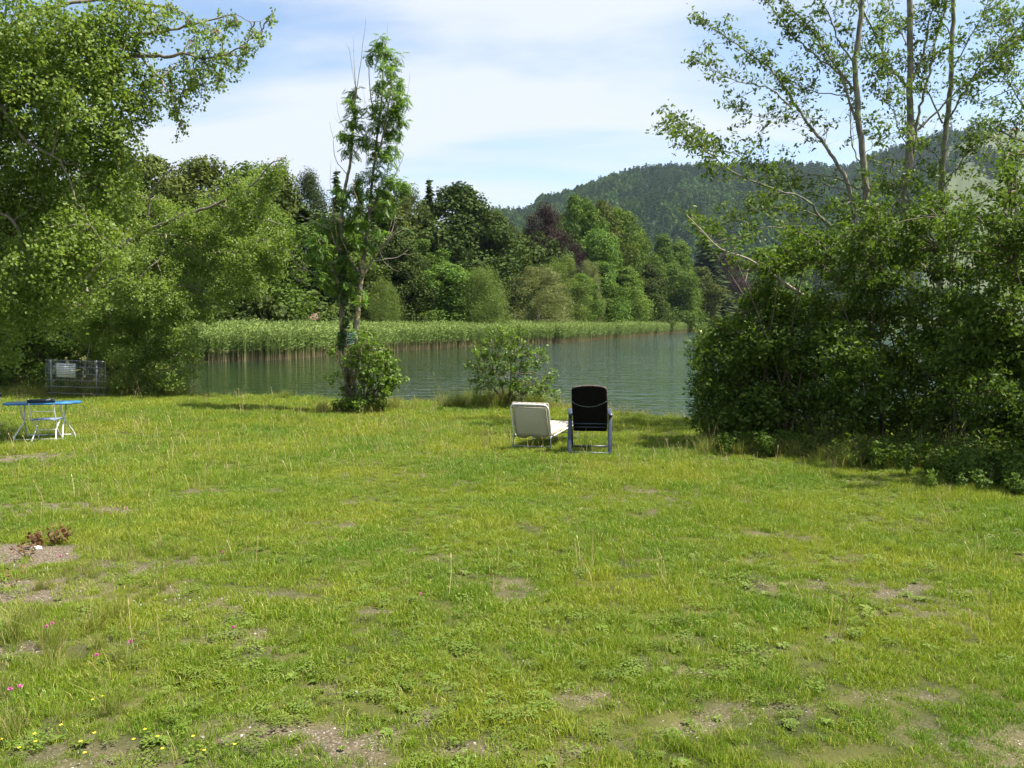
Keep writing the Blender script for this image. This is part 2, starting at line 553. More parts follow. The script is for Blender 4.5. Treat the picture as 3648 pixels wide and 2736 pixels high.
# ripples calmer towards the sheltered left bank
sx_ = N('ShaderNodeSeparateXYZ'); L(g_.outputs['Position'], sx_.inputs[0])
gl = N('ShaderNodeMapRange'); gl.inputs['From Min'].default_value = -9; gl.inputs['From Max'].default_value = 9
gl.inputs['To Min'].default_value = 0.14; gl.inputs['To Max'].default_value = 1.0
L(sx_.outputs[0], gl.inputs['Value'])
ad = N('ShaderNodeMath'); ad.operation = 'MULTIPLY_ADD'; ad.inputs[1].default_value = 0.34
L(w2, ad.inputs[0]); L(w1, ad.inputs[2])
mu = N('ShaderNodeMath'); mu.operation = 'MULTIPLY'; L(gr.outputs[0], mu.inputs[0]); L(gl.outputs[0], mu.inputs[1])
bu = N('ShaderNodeBump'); bu.inputs['Distance'].default_value = 0.2
mu2 = N('ShaderNodeMath'); mu2.operation = 'MULTIPLY'; mu2.inputs[1].default_value = 0.58; L(mu.outputs[0], mu2.inputs[0])
bu.inputs['Strength'].default_value = 1.0
L(ad.outputs[0], bu.inputs['Height']); L(mu2.outputs[0], bu.inputs['Distance'])
L(bu.outputs[0], p.inputs['Normal'])
L(p.outputs[0], o.inputs[0])
wme = mesh_from('lake_water', [(-30, 14, WATER), (620, 8, WATER), (620, 640, WATER), (-30, 640, WATER)], [[[0, 1, 2, 3]]])
tag(obj('lake_water', wme, m), None, None, kind='structure')

# ------------------------------------------------------------------ scatter (geometry nodes instances, stuff only)
def source(name, meshes):
    c = bpy.data.collections.new(name)
    for i, me in enumerate(meshes):
        o = bpy.data.objects.new(name, me)
        c.objects.link(o)
    return c


def scatter(name, pts, rot, scl, pick, coll, parent=None):
    me = bpy.data.meshes.new(name)
    me.vertices.add(len(pts))
    me.vertices.foreach_set('co', np.asarray(pts, np.float32).ravel())
    a = me.attributes.new('rot', 'FLOAT_VECTOR', 'POINT'); a.data.foreach_set('vector', np.asarray(rot, np.float32).ravel())
    a = me.attributes.new('scl', 'FLOAT_VECTOR', 'POINT'); a.data.foreach_set('vector', np.asarray(scl, np.float32).ravel())
    a = me.attributes.new('pick', 'INT', 'POINT'); a.data.foreach_set('value', np.asarray(pick, np.int32))
    o = obj(name, me, None, parent)
    ng = bpy.data.node_groups.new(name, 'GeometryNodeTree')
    ng.interface.new_socket('Geometry', in_out='INPUT', socket_type='NodeSocketGeometry')
    ng.interface.new_socket('Geometry', in_out='OUTPUT', socket_type='NodeSocketGeometry')
    N = ng.nodes.new; L = ng.links.new
    gi = N('NodeGroupInput'); go = N('NodeGroupOutput'); ip = N('GeometryNodeInstanceOnPoints'); ci = N('GeometryNodeCollectionInfo')
    ci.inputs['Collection'].default_value = coll
    ci.inputs['Separate Children'].default_value = True
    ci.inputs['Reset Children'].default_value = True
    ip.inputs['Pick Instance'].default_value = True

    def na(n, ty):
        q = N('GeometryNodeInputNamedAttribute'); q.data_type = ty; q.inputs['Name'].default_value = n
        return q.outputs['Attribute']
    L(gi.outputs[0], ip.inputs['Points']); L(ci.outputs[0], ip.inputs['Instance'])
    L(na('pick', 'INT'), ip.inputs['Instance Index']); L(na('rot', 'FLOAT_VECTOR'), ip.inputs['Rotation']); L(na('scl', 'FLOAT_VECTOR'), ip.inputs['Scale'])
    L(ip.outputs[0], go.inputs[0])
    md = o.modifiers.new('scatter', 'NODES'); md.node_group = ng
    return o


def yaw(n, tilt=0.0):
    r = np.zeros((n, 3)); r[:, 2] = rng.uniform(0, 2 * math.pi, n)
    if tilt: r[:, 0] = rng.normal(0, tilt, n); r[:, 1] = rng.normal(0, tilt, n)
    return r


def iso(s):
    return np.repeat(np.asarray(s)[:, None], 3, 1)


# ------------------------------------------------------------------ leaves
def quat_frames(nrm, spin):
    """orthonormal frames: z = nrm, x spun at random; returns (n,3,3) columns x,y,z"""
    nrm = nrm / (np.linalg.norm(nrm, axis=1, keepdims=True) + 1e-9)
    ref = np.where(np.abs(nrm[:, 2:3]) < 0.9, np.array([[0, 0, 1.0]]), np.array([[1.0, 0, 0]]))
    a = np.cross(ref, nrm); a /= np.linalg.norm(a, axis=1, keepdims=True) + 1e-9
    b = np.cross(nrm, a)
    c, s = np.cos(spin)[:, None], np.sin(spin)[:, None]
    x = a * c + b * s; y = -a * s + b * c
    return np.stack([x, y, nrm], 2)


def stamp(tv, tf, pos, frames, size):
    """copies of a small template; tf list of arrays"""
    tv = np.asarray(tv, float)
    V = np.einsum('nij,kj->nki', frames, tv) * size[:, None, None] + pos[:, None, :]
    k = len(tv); n = len(pos)
    off = (np.arange(n) * k)[:, None, None]
    P = [(np.asarray(f)[None] + off).reshape(-1, np.asarray(f).shape[1]) for f in tf]
    return V.reshape(-1, 3), P


LEAF_ROUND = (np.array([[0, -.5, 0], [.42, -.15, .07], [.36, .25, .06], [0, .5, 0], [-.36, .25, .06], [-.42, -.15, .07]]), [[[0, 1, 2, 3], [0, 3, 4, 5]]])
LEAF_OVAL = (np.array([[0, -.5, 0], [.28, -.1, .06], [.22, .25, .05], [0, .5, -.04], [-.22, .25, .05], [-.28, -.1, .06]]), [[[0, 1, 2, 3], [0, 3, 4, 5]]])
LEAF_ALDER = (np.array([[0, -.5, 0], [.23, -.05, .05], [0, .5, -.05], [-.23, -.05, .05]]), [[[0, 1, 2, 3]]])
LEAF_SMALL = (np.array([[0, -.5, 0], [.4, 0, .08], [0, .5, 0], [-.4, 0, .08]]), [[[0, 1, 2, 3]]])
LEAF_NARROW = (np.array([[0, -.5, 0], [.14, 0, .03], [0, .5, -.05], [-.14, 0, .03]]), [[[0, 1, 2, 3]]])
CLUMP = (np.array([[-.5, -.3, 0], [.1, -.5, .12], [.5, .05, 0], [.15, .5, .1], [-.4, .35, -.05]]), [[[0, 1, 2, 3, 4]]])
_c = []; _cf = []
for (cx_, cy_, cz_, s_) in [(-.3, -.2, 0, .5), (.25, -.3, .15, .45), (.1, .3, -.05, .5), (-.25, .3, .2, .4), (.35, .1, -.1, .35)]:
    b_ = len(_c); a0 = cx_ * 7 + cy_ * 3
    for kk in range(3):
        an = a0 + kk * 2.1
        _c.append((cx_ + math.cos(an) * s_ * .5, cy_ + math.sin(an) * s_ * .5, cz_ + math.sin(an * 2) * .15))
    _cf.append((b_, b_ + 1, b_ + 2))
SPRAY = (np.array(_c), [_cf])
# compound ash leaf: nine leaflets on a drooping stalk
_v = []; _f = []


def _leaflet(base, d, ln, w):
    n0 = len(_v); s = np.cross(d, [0, 0, 1.0]); s = s / (np.linalg.norm(s) + 1e-9)
    b = np.array(base)
    _v.extend([b, b + d * ln * .45 + s * w * 1.55, b + d * ln + np.array([0, 0, -.04]), b + d * ln * .45 - s * w * 1.55])
    _f.append((n0, n0 + 1, n0 + 2, n0 + 3))


for k in range(4):
    yb = 0.18 + k * 0.19; zb = -0.22 * yb * yb
    for sg in (-1, 1):
        _leaflet((0, yb, zb), np.array([sg * .86, .42, -.3]), .36 - .03 * abs(k - 1.5), .06)
_leaflet((0, .86, -.17), np.array([0, .9, -.4]), .3, .055)
n0 = len(_v); _v.extend([np.array([-.006, 0, 0]), np.array([.006, 0, 0]), np.array([0, .9, -.18])]); ASH_T = [(n0, n0 + 1, n0 + 2)]
LEAF_ASH = (np.array(_v), [_f, ASH_T])


def unit(n):
    v = rng.normal(0, 1, (n, 3)); return v / np.linalg.norm(v, axis=1, keepdims=True)


def leaf_cloud(g, centres, per, spread, size, leaf, up=0.6, droop=0.0, outward=None, svar=0.25, away=0.0):
    """leaves round every centre"""
    n = len(centres) * per
    c = np.repeat(centres, per, 0)
    pos = c + rng.normal(0, 1, (n, 3)) * np.asarray(spread) * 0.6
    nr = unit(n) + np.array([0, 0, up])
    if outward is not None: nr += np.repeat(outward, per, 0) * away
    if droop:
        pos[:, 2] -= np.abs(rng.normal(0, droop, n))
    fr = quat_frames(nr, rng.uniform(0, 2 * math.pi, n))
    sz = size * (1 + rng.uniform(-svar, svar, n))
    V, P = stamp(leaf[0], leaf[1], pos, fr, sz)
    g.add(V, P)


def blob_points(c, r, n, shell=0.55):
    d = unit(n)
    rad = (shell + (1 - shell) * rng.random(n)) ** 0.7
    rad = np.where(rng.random(n) < 0.3, rng.random(n) ** (1 / 3), rad)
    return np.asarray(c) + d * rad[:, None] * np.asarray(r), d


def curve_to(a, b, sag=0.1, n=4, wob=0.08):
    t = np.linspace(0, 1, n + 1)[:, None]
    p = a * (1 - t) + b * t
    L_ = np.linalg.norm(b - a)
    p[:, 2] += (np.sin(t[:, 0] * math.pi)) * sag * L_
    p[1:-1] += rng.normal(0, wob * L_ * 0.4, (n - 1, 3))
    return p


def foliage(bl, dens, leaf, size, per=10, twig=0.16, up=0.5, droop=0.0, wood=None, limbs=None, twigr=0.006, shell=0.5, flat=0.8):
    """bl: list of (centre, radius). Fills blobs with leaf clusters; twigs join the clusters to the blob's heart, and a branch joins the heart to the nearest limb point."""
    g = G()
    for (c, r) in bl:
        c = np.asarray(c, float); rr = np.array([r, r, r * flat])
        n = max(3, int(dens * r * r))
        pts, d = blob_points(c, rr, n, shell)
        pts = pts + rng.normal(0, .24 * r, (n, 3)); pts[:, 2] -= np.abs(rng.normal(0, droop * 3, n))
        leaf_cloud(g, pts, per, (twig, twig, twig * 0.8), size, leaf, up, droop, d, away=0.5)
        if wood is not None:
            if limbs is not None and len(limbs):
                j = np.argmin(np.linalg.norm(limbs - c - np.array([0, 0, -0.5 * r]), axis=1))
                q = limbs[j]
                if np.linalg.norm(q - c) < 6:
                    wood.tube(curve_to(q, c, 0.06, 6), np.linspace(0.012 + 0.012 * r, 0.008, 7), 5, False)
            for k in range(0, n, max(1, n // 14)):
                wood.tube(curve_to(c, pts[k], 0.05, 3), np.linspace(twigr * 1.3, twigr * 0.5, 4), 3, False)
    return g


def pxblobs(lst, Y, jit=0.8, rmin=0.12):
    out = []
    for (px, py, r) in lst:
        y = Y + rng.uniform(-jit, jit)
        out.append((at(px, py, y), max(rmin, r / F * y)))
    return out

# ------------------------------------------------------------------ hill beyond the lake
RIDGE = np.array([(150, 285), (300, 262), (420, 243), (470, 231), (500, 225), (528, 224), (545, 214), (575, 207), (592, 200), (609, 193), (637, 187), (660, 183), (682, 181), (730, 184),
                  (799, 185), (844, 182), (868, 173), (902, 162), (936, 151), (980, 147), (1024, 145), (1150, 135), (1300, 120), (1500, 110)], float)
HY0, HY1, HY2 = 620.0, 1500.0, 2300.0


def hill_pt(px, v):
    """v 0..1 from the foot to the ridge, 1..2 down the back"""
    py = np.interp(px, RIDGE[:, 0], RIDGE[:, 1])
    Y = np.where(v <= 1, HY0 + (HY1 - HY0) * v, HY1 + (HY2 - HY1) * (v - 1))
    # height of the ridge at HY1
    vv = (384 - py) / F
    zr = CAMZ + (-sp + vv * cp) * HY1 / (cp + vv * sp)
    s = np.where(v <= 1, np.sin(np.clip(v, 0, 1) * math.pi / 2) ** 1.15, np.cos((np.clip(v, 1, 2) - 1) * math.pi / 2))
    nz = (fbm(px / 40.0 + 3, v * 4, 77) - .5) * 40 * np.sin(np.clip(v, 0, 1) * math.pi)
    z = -0.5 + zr * s + nz
    x = (px - 512) / F * (cp * Y) * 1.0
    return np.stack([x, Y, z], -1)


def hill_meadow(px, v):
    """1 where the slope is pasture"""
    w = px + (fbm(px / 18., v * 12, 90) - .5) * 50
    mdw = np.clip((w - 925) / 12, 0, 1)
    strip = fbm(px / 30., v * 9 + 4, 95)
    mdw = mdw * np.clip((0.60 - strip) * 14, 0, 1)
    mdw = np.maximum(mdw, ((abs(px - 519) < 12) & (v > .80) & (v < .97)).astype(float))
    mdw = np.maximum(mdw, ((abs(px - 690) < 6) & (v > .275) & (v < .30)).astype(float) * 2)
    return mdw


hp = np.arange(150, 1500, 3.0); hv = np.concatenate([np.linspace(0, 1, 60), np.linspace(1.05, 2, 10)])
HP, HV = np.meshgrid(hp, hv)
hpts = hill_pt(HP.ravel(), HV.ravel())
nx, ny = len(hp), len(hv)
ii = (np.arange(ny - 1)[:, None] * nx + np.arange(nx - 1)[None, :]).ravel()
hme = mesh_from('hill', hpts, [np.stack([ii, ii + 1, ii + nx + 1, ii + nx], 1)], True)
a = hme.attributes.new('meadow', 'FLOAT', 'POINT'); a.data.foreach_set('value', hill_meadow(HP, HV).ravel().astype(np.float32))
m = bpy.data.materials.new('hillside')
t, N, L = nodes(m)
o = N('ShaderNodeOutputMaterial'); p = N('ShaderNodeBsdfPrincipled'); at_ = N('ShaderNodeAttribute'); at_.attribute_name = 'meadow'
r = N('ShaderNodeValToRGB')
r.color_ramp.elements[0].color = (0.03, 0.045, 0.02, 1); r.color_ramp.elements[0].position = 0
r.color_ramp.elements[1].color = (0.045, 0.062, 0.014, 1); r.color_ramp.elements[1].position = .5
e = r.color_ramp.elements.new(1.0); e.color = (0.36, 0.27, 0.13, 1)
e = r.color_ramp.elements.new(0.7); e.color = (0.045, 0.062, 0.014, 1)
ml = N('ShaderNodeMath'); ml.operation = 'MULTIPLY'; ml.inputs[1].default_value = 0.5
L(at_.outputs['Fac'], ml.inputs[0]); L(ml.outputs[0], r.inputs[0]); L(r.outputs[0], p.inputs['Base Color']); p.inputs['Roughness'].default_value = .9
L(p.outputs[0], o.inputs[0])
tag(obj('hill', hme, m), None, None, kind='structure')

M_conf = mat_leaf('spruce_needles', (0.018, 0.045, 0.014), (0.042, 0.085, 0.024), 0.1, 0.8, 0.05, objvar=0.25)
M_hbroad = mat_leaf('hill_broadleaf', (0.042, 0.085, 0.02), (0.08, 0.135, 0.032), 0.2, 0.8, 0.05, objvar=0.35)


def spruce_geo(H, Rw, nlev, nbr, per, size, seed):
    g = G()
    lev = (np.arange(nlev) + .5) / nlev
    cs = []; ds = []
    for t in lev:
        z = H * (0.06 + 0.94 * t); rr = Rw * (1 - t) ** 0.85 + 0.02 * H * (1 - t)
        nb = max(3, int(nbr * (0.35 + 0.65 * (1 - t))))
        a0 = rng.uniform(0, 6.28)
        for k in range(nb):
            a = a0 + k * 6.283 / nb + rng.normal(0, .15); rk = rr * rng.uniform(.7, 1.12)
            m_ = max(2, int(per * (0.3 + rk / Rw)))
            s = (np.arange(m_) + .6) / m_
            x = np.cos(a) * rk * s; y = np.sin(a) * rk * s; zz = z - 0.28 * rk * s ** 1.5 + 0.08 * rk * s ** 4
            cs.append(np.stack([x, y, zz], 1) + rng.normal(0, .03 * Rw, (m_, 3)))
            ds.append(np.tile([[np.cos(a), np.sin(a), -.35]], (m_, 1)))
    c = np.concatenate(cs); d = np.concatenate(ds)
    y_ = d / np.linalg.norm(d, axis=1, keepdims=True)
    side = np.cross(y_, [0, 0, 1.0]); side /= np.linalg.norm(side, axis=1, keepdims=True)
    side += rng.normal(0, .45, side.shape); side /= np.linalg.norm(side, axis=1, keepdims=True)
    nz = np.cross(side, y_)
    fr = np.stack([side, y_, nz], 2)
    V, P = stamp(np.array([[0, -.5, 0], [.34, -.05, -.16], [0, .55, -.1], [-.34, -.05, -.16]]), [[[0, 1, 2, 3]]], c, fr, size * rng.uniform(.7, 1.3, len(c)))
    g.add(V, P)
    g.add([[0, 0, H * 1.03], [.03 * H * .25, 0, H * .93], [-.03 * H * .25, .02, H * .93]], [[[0, 1, 2]]])
    return g


def broad_geo(H, Rw, nb, per, size, prof, br=0.2, leaf=LEAF_SMALL, up=0.25, droop=0.0, zlo=0.05, flat=0.85):
    """crown of many leafy boughs laid over a height profile"""
    g = G()
    cs = []; rs = []
    for k in range(nb):
        t = (k + rng.random()) / nb
        rr = Rw * prof(t)
        a = rng.uniform(0, 6.283)
        q = rng.uniform(.45, 1) ** .6
        b = H * br * rng.uniform(.65, 1.25) * (0.75 + .5 * (1 - t)) * .5
        cs.append((np.cos(a) * max(0, rr * q - b * .5), np.sin(a) * max(0, rr * q - b * .5), H * (zlo + (1 - zlo) * t) - b * .6))
        rs.append(b)
    for c, b in zip(cs, rs):
        c = np.array(c)
        d = unit(per)
        rad = b * (0.70 + 0.34 * rng.random(per) + np.abs(rng.normal(0, .13, per)))
        rad = np.where(rng.random(per) < .25, b * rng.random(per), rad)
        pos = c + d * rad[:, None] * np.array([1, 1, flat])
        pos[:, 2] -= np.abs(rng.normal(0, droop, per)) if droop else 0
        nr = d * 0.9 + unit(per) * 0.8 + np.array([0, 0, up])
        V, P = stamp(leaf[0], leaf[1], pos, quat_frames(nr, rng.uniform(0, 6.28, per)), size * rng.uniform(.6, 1.4, per))
        g.add(V, P)
    return g


egg = lambda t: math.sqrt(max(0, 1 - (2 * (t ** 0.85) - 1) ** 2)) * .92 + .08
bell = lambda t: (1 - t ** 3.0) ** .62 * (.8 + .2 * min(1, t * 5))
tall = lambda t: (math.sin(math.pi * min(1, t * .92 + .08)) ** .55)
mound = lambda t: math.sqrt(max(0.0, 1 - t * t)) * .95 + .05

hs = source('hill_tree_kinds', [spruce_geo(18, 3.4, 9, 6, 2, 3.4, 1).mesh('hill_spruce'), spruce_geo(15, 3.0, 8, 6, 2, 3.2, 2).mesh('hill_spruce'),
                                broad_geo(13, 5.2, 12, 12, 2.6, egg).mesh('hill_broadleaf'), broad_geo(11, 5.4, 12, 12, 2.6, mound).mesh('hill_broadleaf')])
for i_, o_ in enumerate(sorted(hs.objects, key=lambda q: q.name)):
    o_.data.materials.append(M_conf if 'spruce' in o_.name or 'spruce' in o_.data.name else M_hbroad)
# a point cloud of trees, denser towards the ridge where the picture shows tips
nt = 17000
tp = rng.uniform(480, 1230, nt); tv = rng.uniform(0.02, 1.06, nt)
k = hill_meadow(tp, tv) < .3
tp, tv = tp[k], tv[k]
pt = hill_pt(tp, tv)
con = (fbm(tp / 25, tv * 9, 60) + np.where(tp < 640, -.12, 0.06) + (tv - .5) * .12 > 0.47)
hpick = np.where(con, rng.integers(0, 2, len(tp)), rng.integers(2, 4, len(tp)))
names = sorted(o_.name for o_ in hs.objects)
order = [('spruce' in hs.objects[n_].data.name) for n_ in names]
sidx = [i for i, b in enumerate(order) if b]; bidx = [i for i, b in enumerate(order) if not b]
hpick = np.where(con, np.array(sidx)[hpick % 2], np.array(bidx)[hpick % 2])
sc_ = rng.uniform(.65, 1.2, len(tp))
tag(scatter('hill_forest', pt, yaw(len(tp)), iso(sc_), hpick, hs), 'wooded slope of dark spruces and broadleaf trees on the far hill', 'forest', kind='stuff')

# small farm buildings on the pasture of the far hill
M_white = mat_simple('pale_render', (.72, .7, .66), .8, var=.05)
M_redroof = mat_simple('red_tiles', (.3, .09, .05), .8)
M_greyroof = mat_simple('grey_roofing', (.42, .42, .43), .6)
M_pane = mat_simple('window_glass', (.03, .035, .045), .1, var=.05)
M_brownwood = mat_simple('weathered_boards', (.16, .09, .05), .8, scale=3)
M_brownroof = mat_simple('brown_roofing', (.13, .075, .05), .8, scale=4)


def house(px, v, w, d, h, rh, roof, label, rz=0.2, P=None, wallm=None, name='farm_house', cat='house', win=4, door=False):
    P = hill_pt(np.array([px]), np.array([v]))[0] if P is None else P
    e = thing(name, label, cat, tuple(P), rz)
    g = G(); g.box((0, 0, h / 2 - 1), (w, d, h + 2)); wall = obj('wall', g, wallm or M_white, e)
    g = G()
    o_ = .5
    g.add([[-w / 2 - o_, -d / 2 - o_, h], [w / 2 + o_, -d / 2 - o_, h], [w / 2 + o_, d / 2 + o_, h], [-w / 2 - o_, d / 2 + o_, h], [-w / 2 - o_, 0, h + rh], [w / 2 + o_, 0, h + rh],
           [-w / 2 - o_, -d / 2 - o_, h - .25], [w / 2 + o_, -d / 2 - o_, h - .25], [w / 2 + o_, d / 2 + o_, h - .25], [-w / 2 - o_, d / 2 + o_, h - .25]],
          [[[0, 1, 5, 4], [2, 3, 4, 5], [0, 6, 7, 1], [2, 8, 9, 3], [9, 8, 7, 6]], [[0, 4, 3], [1, 2, 5]]])
    obj('roof', g, roof, e)
    for k in range(win):
        g = G(); g.box((-w / 2 + w * (k + .5) / win, -d / 2 - .03, h * .55), (w / win * .4, .08, h * .35)); obj('window', g, M_pane, e)
    if door:
        g = G(); g.box((w * .28, -d / 2 - .05, .95), (.85, .06, 1.9)); obj('door', g, M_brownroof, e)
    return e


house(975, .845, 26, 12, 6, 3.5, M_greyroof, 'long pale farm building with light grey roof on the far hill pasture')
house(1006, .86, 14, 11, 6, 4.5, M_redroof, 'white house with red roof high on the far hill pasture', .5)
house(1022, .80, 12, 10, 6, 4, M_redroof, 'lower of the two red roofed houses on the hill at the right edge', -.3)

# ------------------------------------------------------------------ wood on the far shore: one thing per tree
K = {}
K['round_a'] = (broad_geo(14, 5.5, 70, 465, 0.258, egg), 14, 11)
K['round_b'] = (broad_geo(14, 5.2, 60, 496, 0.258, lambda t: egg(t) * (0.8 + .25 * math.sin(t * 9)), .24), 14, 10.8)
K['bell_a'] = (broad_geo(16, 6.0, 80, 434, 0.274, bell, .19), 16, 12)
K['bell_b'] = (broad_geo(16, 5.4, 76, 434, 0.274, lambda t: bell(t) * (.85 + .2 * math.sin(t * 13)), .17), 16, 11)
K['tall_a'] = (broad_geo(16, 3.7, 64, 403, 0.258, tall, .2), 16, 7.6)
K['tall_b'] = (broad_geo(16, 3.4, 64, 387, 0.243, lambda t: tall(t) * (.8 + .3 * math.sin(t * 11 + 1)), .18), 16, 7.4)
K['willow'] = (broad_geo(9, 3.9, 74, 465, 0.228, egg, .26, LEAF_NARROW, 0, .35, flat=1.3), 9, 8)
K['birch'] = (broad_geo(11, 4.0, 84, 387, 0.198, egg, .17, LEAF_NARROW, .1, .5), 11, 8.2)
K['weeping'] = (broad_geo(16, 4.6, 90, 465, 0.258, lambda t: bell(t) ** .8, .16, LEAF_NARROW, .4, .7, flat=.7), 16, 9.6)
K['bush_a'] = (broad_geo(4.5, 3.6, 44, 403, 0.167, mound, .36), 4.5, 7.6)
K['bush_b'] = (broad_geo(4.0, 3.4, 40, 403, 0.152, lambda t: mound(t) * (.8 + .25 * math.sin(t * 8)), .34, LEAF_NARROW), 4.0, 7.2)
K['spruce_a'] = (spruce_geo(20, 3.4, 40, 11, 8, 1.0, 3), 20, 6.8)
K['spruce_b'] = (spruce_geo(18, 4.1, 34, 11, 9, 1.15, 4), 18, 8.2)
KM = {}
for k, (g_, h, w) in K.items():
    v_ = np.concatenate(g_.V)
    rr_ = np.hypot(v_[:, 0], v_[:, 1])
    KM[k] = (g_.mesh(k), float(v_[:, 2].max()), float(np.percentile(rr_, 94 if 'spruce' not in k else 99)) * 2)
trunk_g = G(); trunk_g.tube([(0, 0, -.5), (.1, 0, 3), (-.1, .1, 7), (.1, 0, 11)], [.32, .24, .16, .06], 7)
trunk_me = trunk_g.mesh('far_trunk', True)

M_bark = mat_bark('grey_bark', (.09, .075, .055), (.2, .17, .13), (.3, .28, .18))
FM = {
    'olive': mat_leaf('olive_foliage', (0.051, 0.072, 0.014), (0.116, 0.142, 0.033), .18, .75, .08, objvar=.14),
    'mid': mat_leaf('mid_green_foliage', (0.049, 0.089, 0.014), (0.110, 0.166, 0.029), .2, .75, .08, objvar=.14),
    'dark': mat_leaf('dark_green_foliage', (0.027, 0.048, 0.011), (0.068, 0.096, 0.022), .15, .75, .08, objvar=.14),
    'bright': mat_leaf('bright_green_foliage', (0.063, 0.120, 0.020), (0.134, 0.204, 0.037), .22, .75, .08, objvar=.12),
    'willow': mat_leaf('willow_foliage', (0.091, 0.134, 0.031), (0.165, 0.214, 0.053), .22, .75, .08, objvar=.08),
    'grey': mat_leaf('grey_green_foliage', (0.110, 0.130, 0.046), (0.201, 0.216, 0.088), .2, .75, .08, objvar=.08),
    'copper': mat_leaf('copper_foliage', (0.024, 0.016, 0.014), (0.067, 0.043, 0.040), .1, .7, .1, objvar=.06, tcol=(1.3, .9, .8)),
    'spruce': mat_leaf('far_spruce_foliage', (0.022, 0.041, 0.012), (0.059, 0.082, 0.022), .08, .75, .08, objvar=.15),
    'yellow': mat_leaf('yellow_green_foliage', (0.116, 0.162, 0.022), (0.195, 0.246, 0.044), .22, .75, .08, objvar=.1),
}


def far_tree(px, pytop, wpx, Y, kind, mat, name, cat, label, group='trees on the far shore'):
    me, h0, w0 = KM[kind]
    if cat == 'shrub' or 'willow' in name: Y = Y * 1.1 + 2
    top = at(px, pytop, Y)
    zb = gz(top[0], Y) - 0.15
    h = top[2] - zb
    w = wpx / F * Y * (2.0 if 'spruce' in kind else 1.05 if Y < 66 or cat == 'shrub' or 'willow' in name else 1.7 if Y < 110 else 1.5)
    e = thing(name, label, cat, (top[0], Y, zb), rng.uniform(0, 6.28), group)
    e.scale = (w / w0, w / w0, h / h0 / 1.0)
    c = obj('crown', me, None, e)
    if len(me.materials) == 0: me.materials.append(FM[mat])
    c.material_slots[0].link = 'OBJECT'; c.material_slots[0].material = FM[mat]
    if kind not in ('bush_a', 'bush_b', 'willow'):
        t_ = obj('trunk', trunk_me, M_bark, e)
        t_.scale = (1, 1, h0 * .4 / 11)
    return e


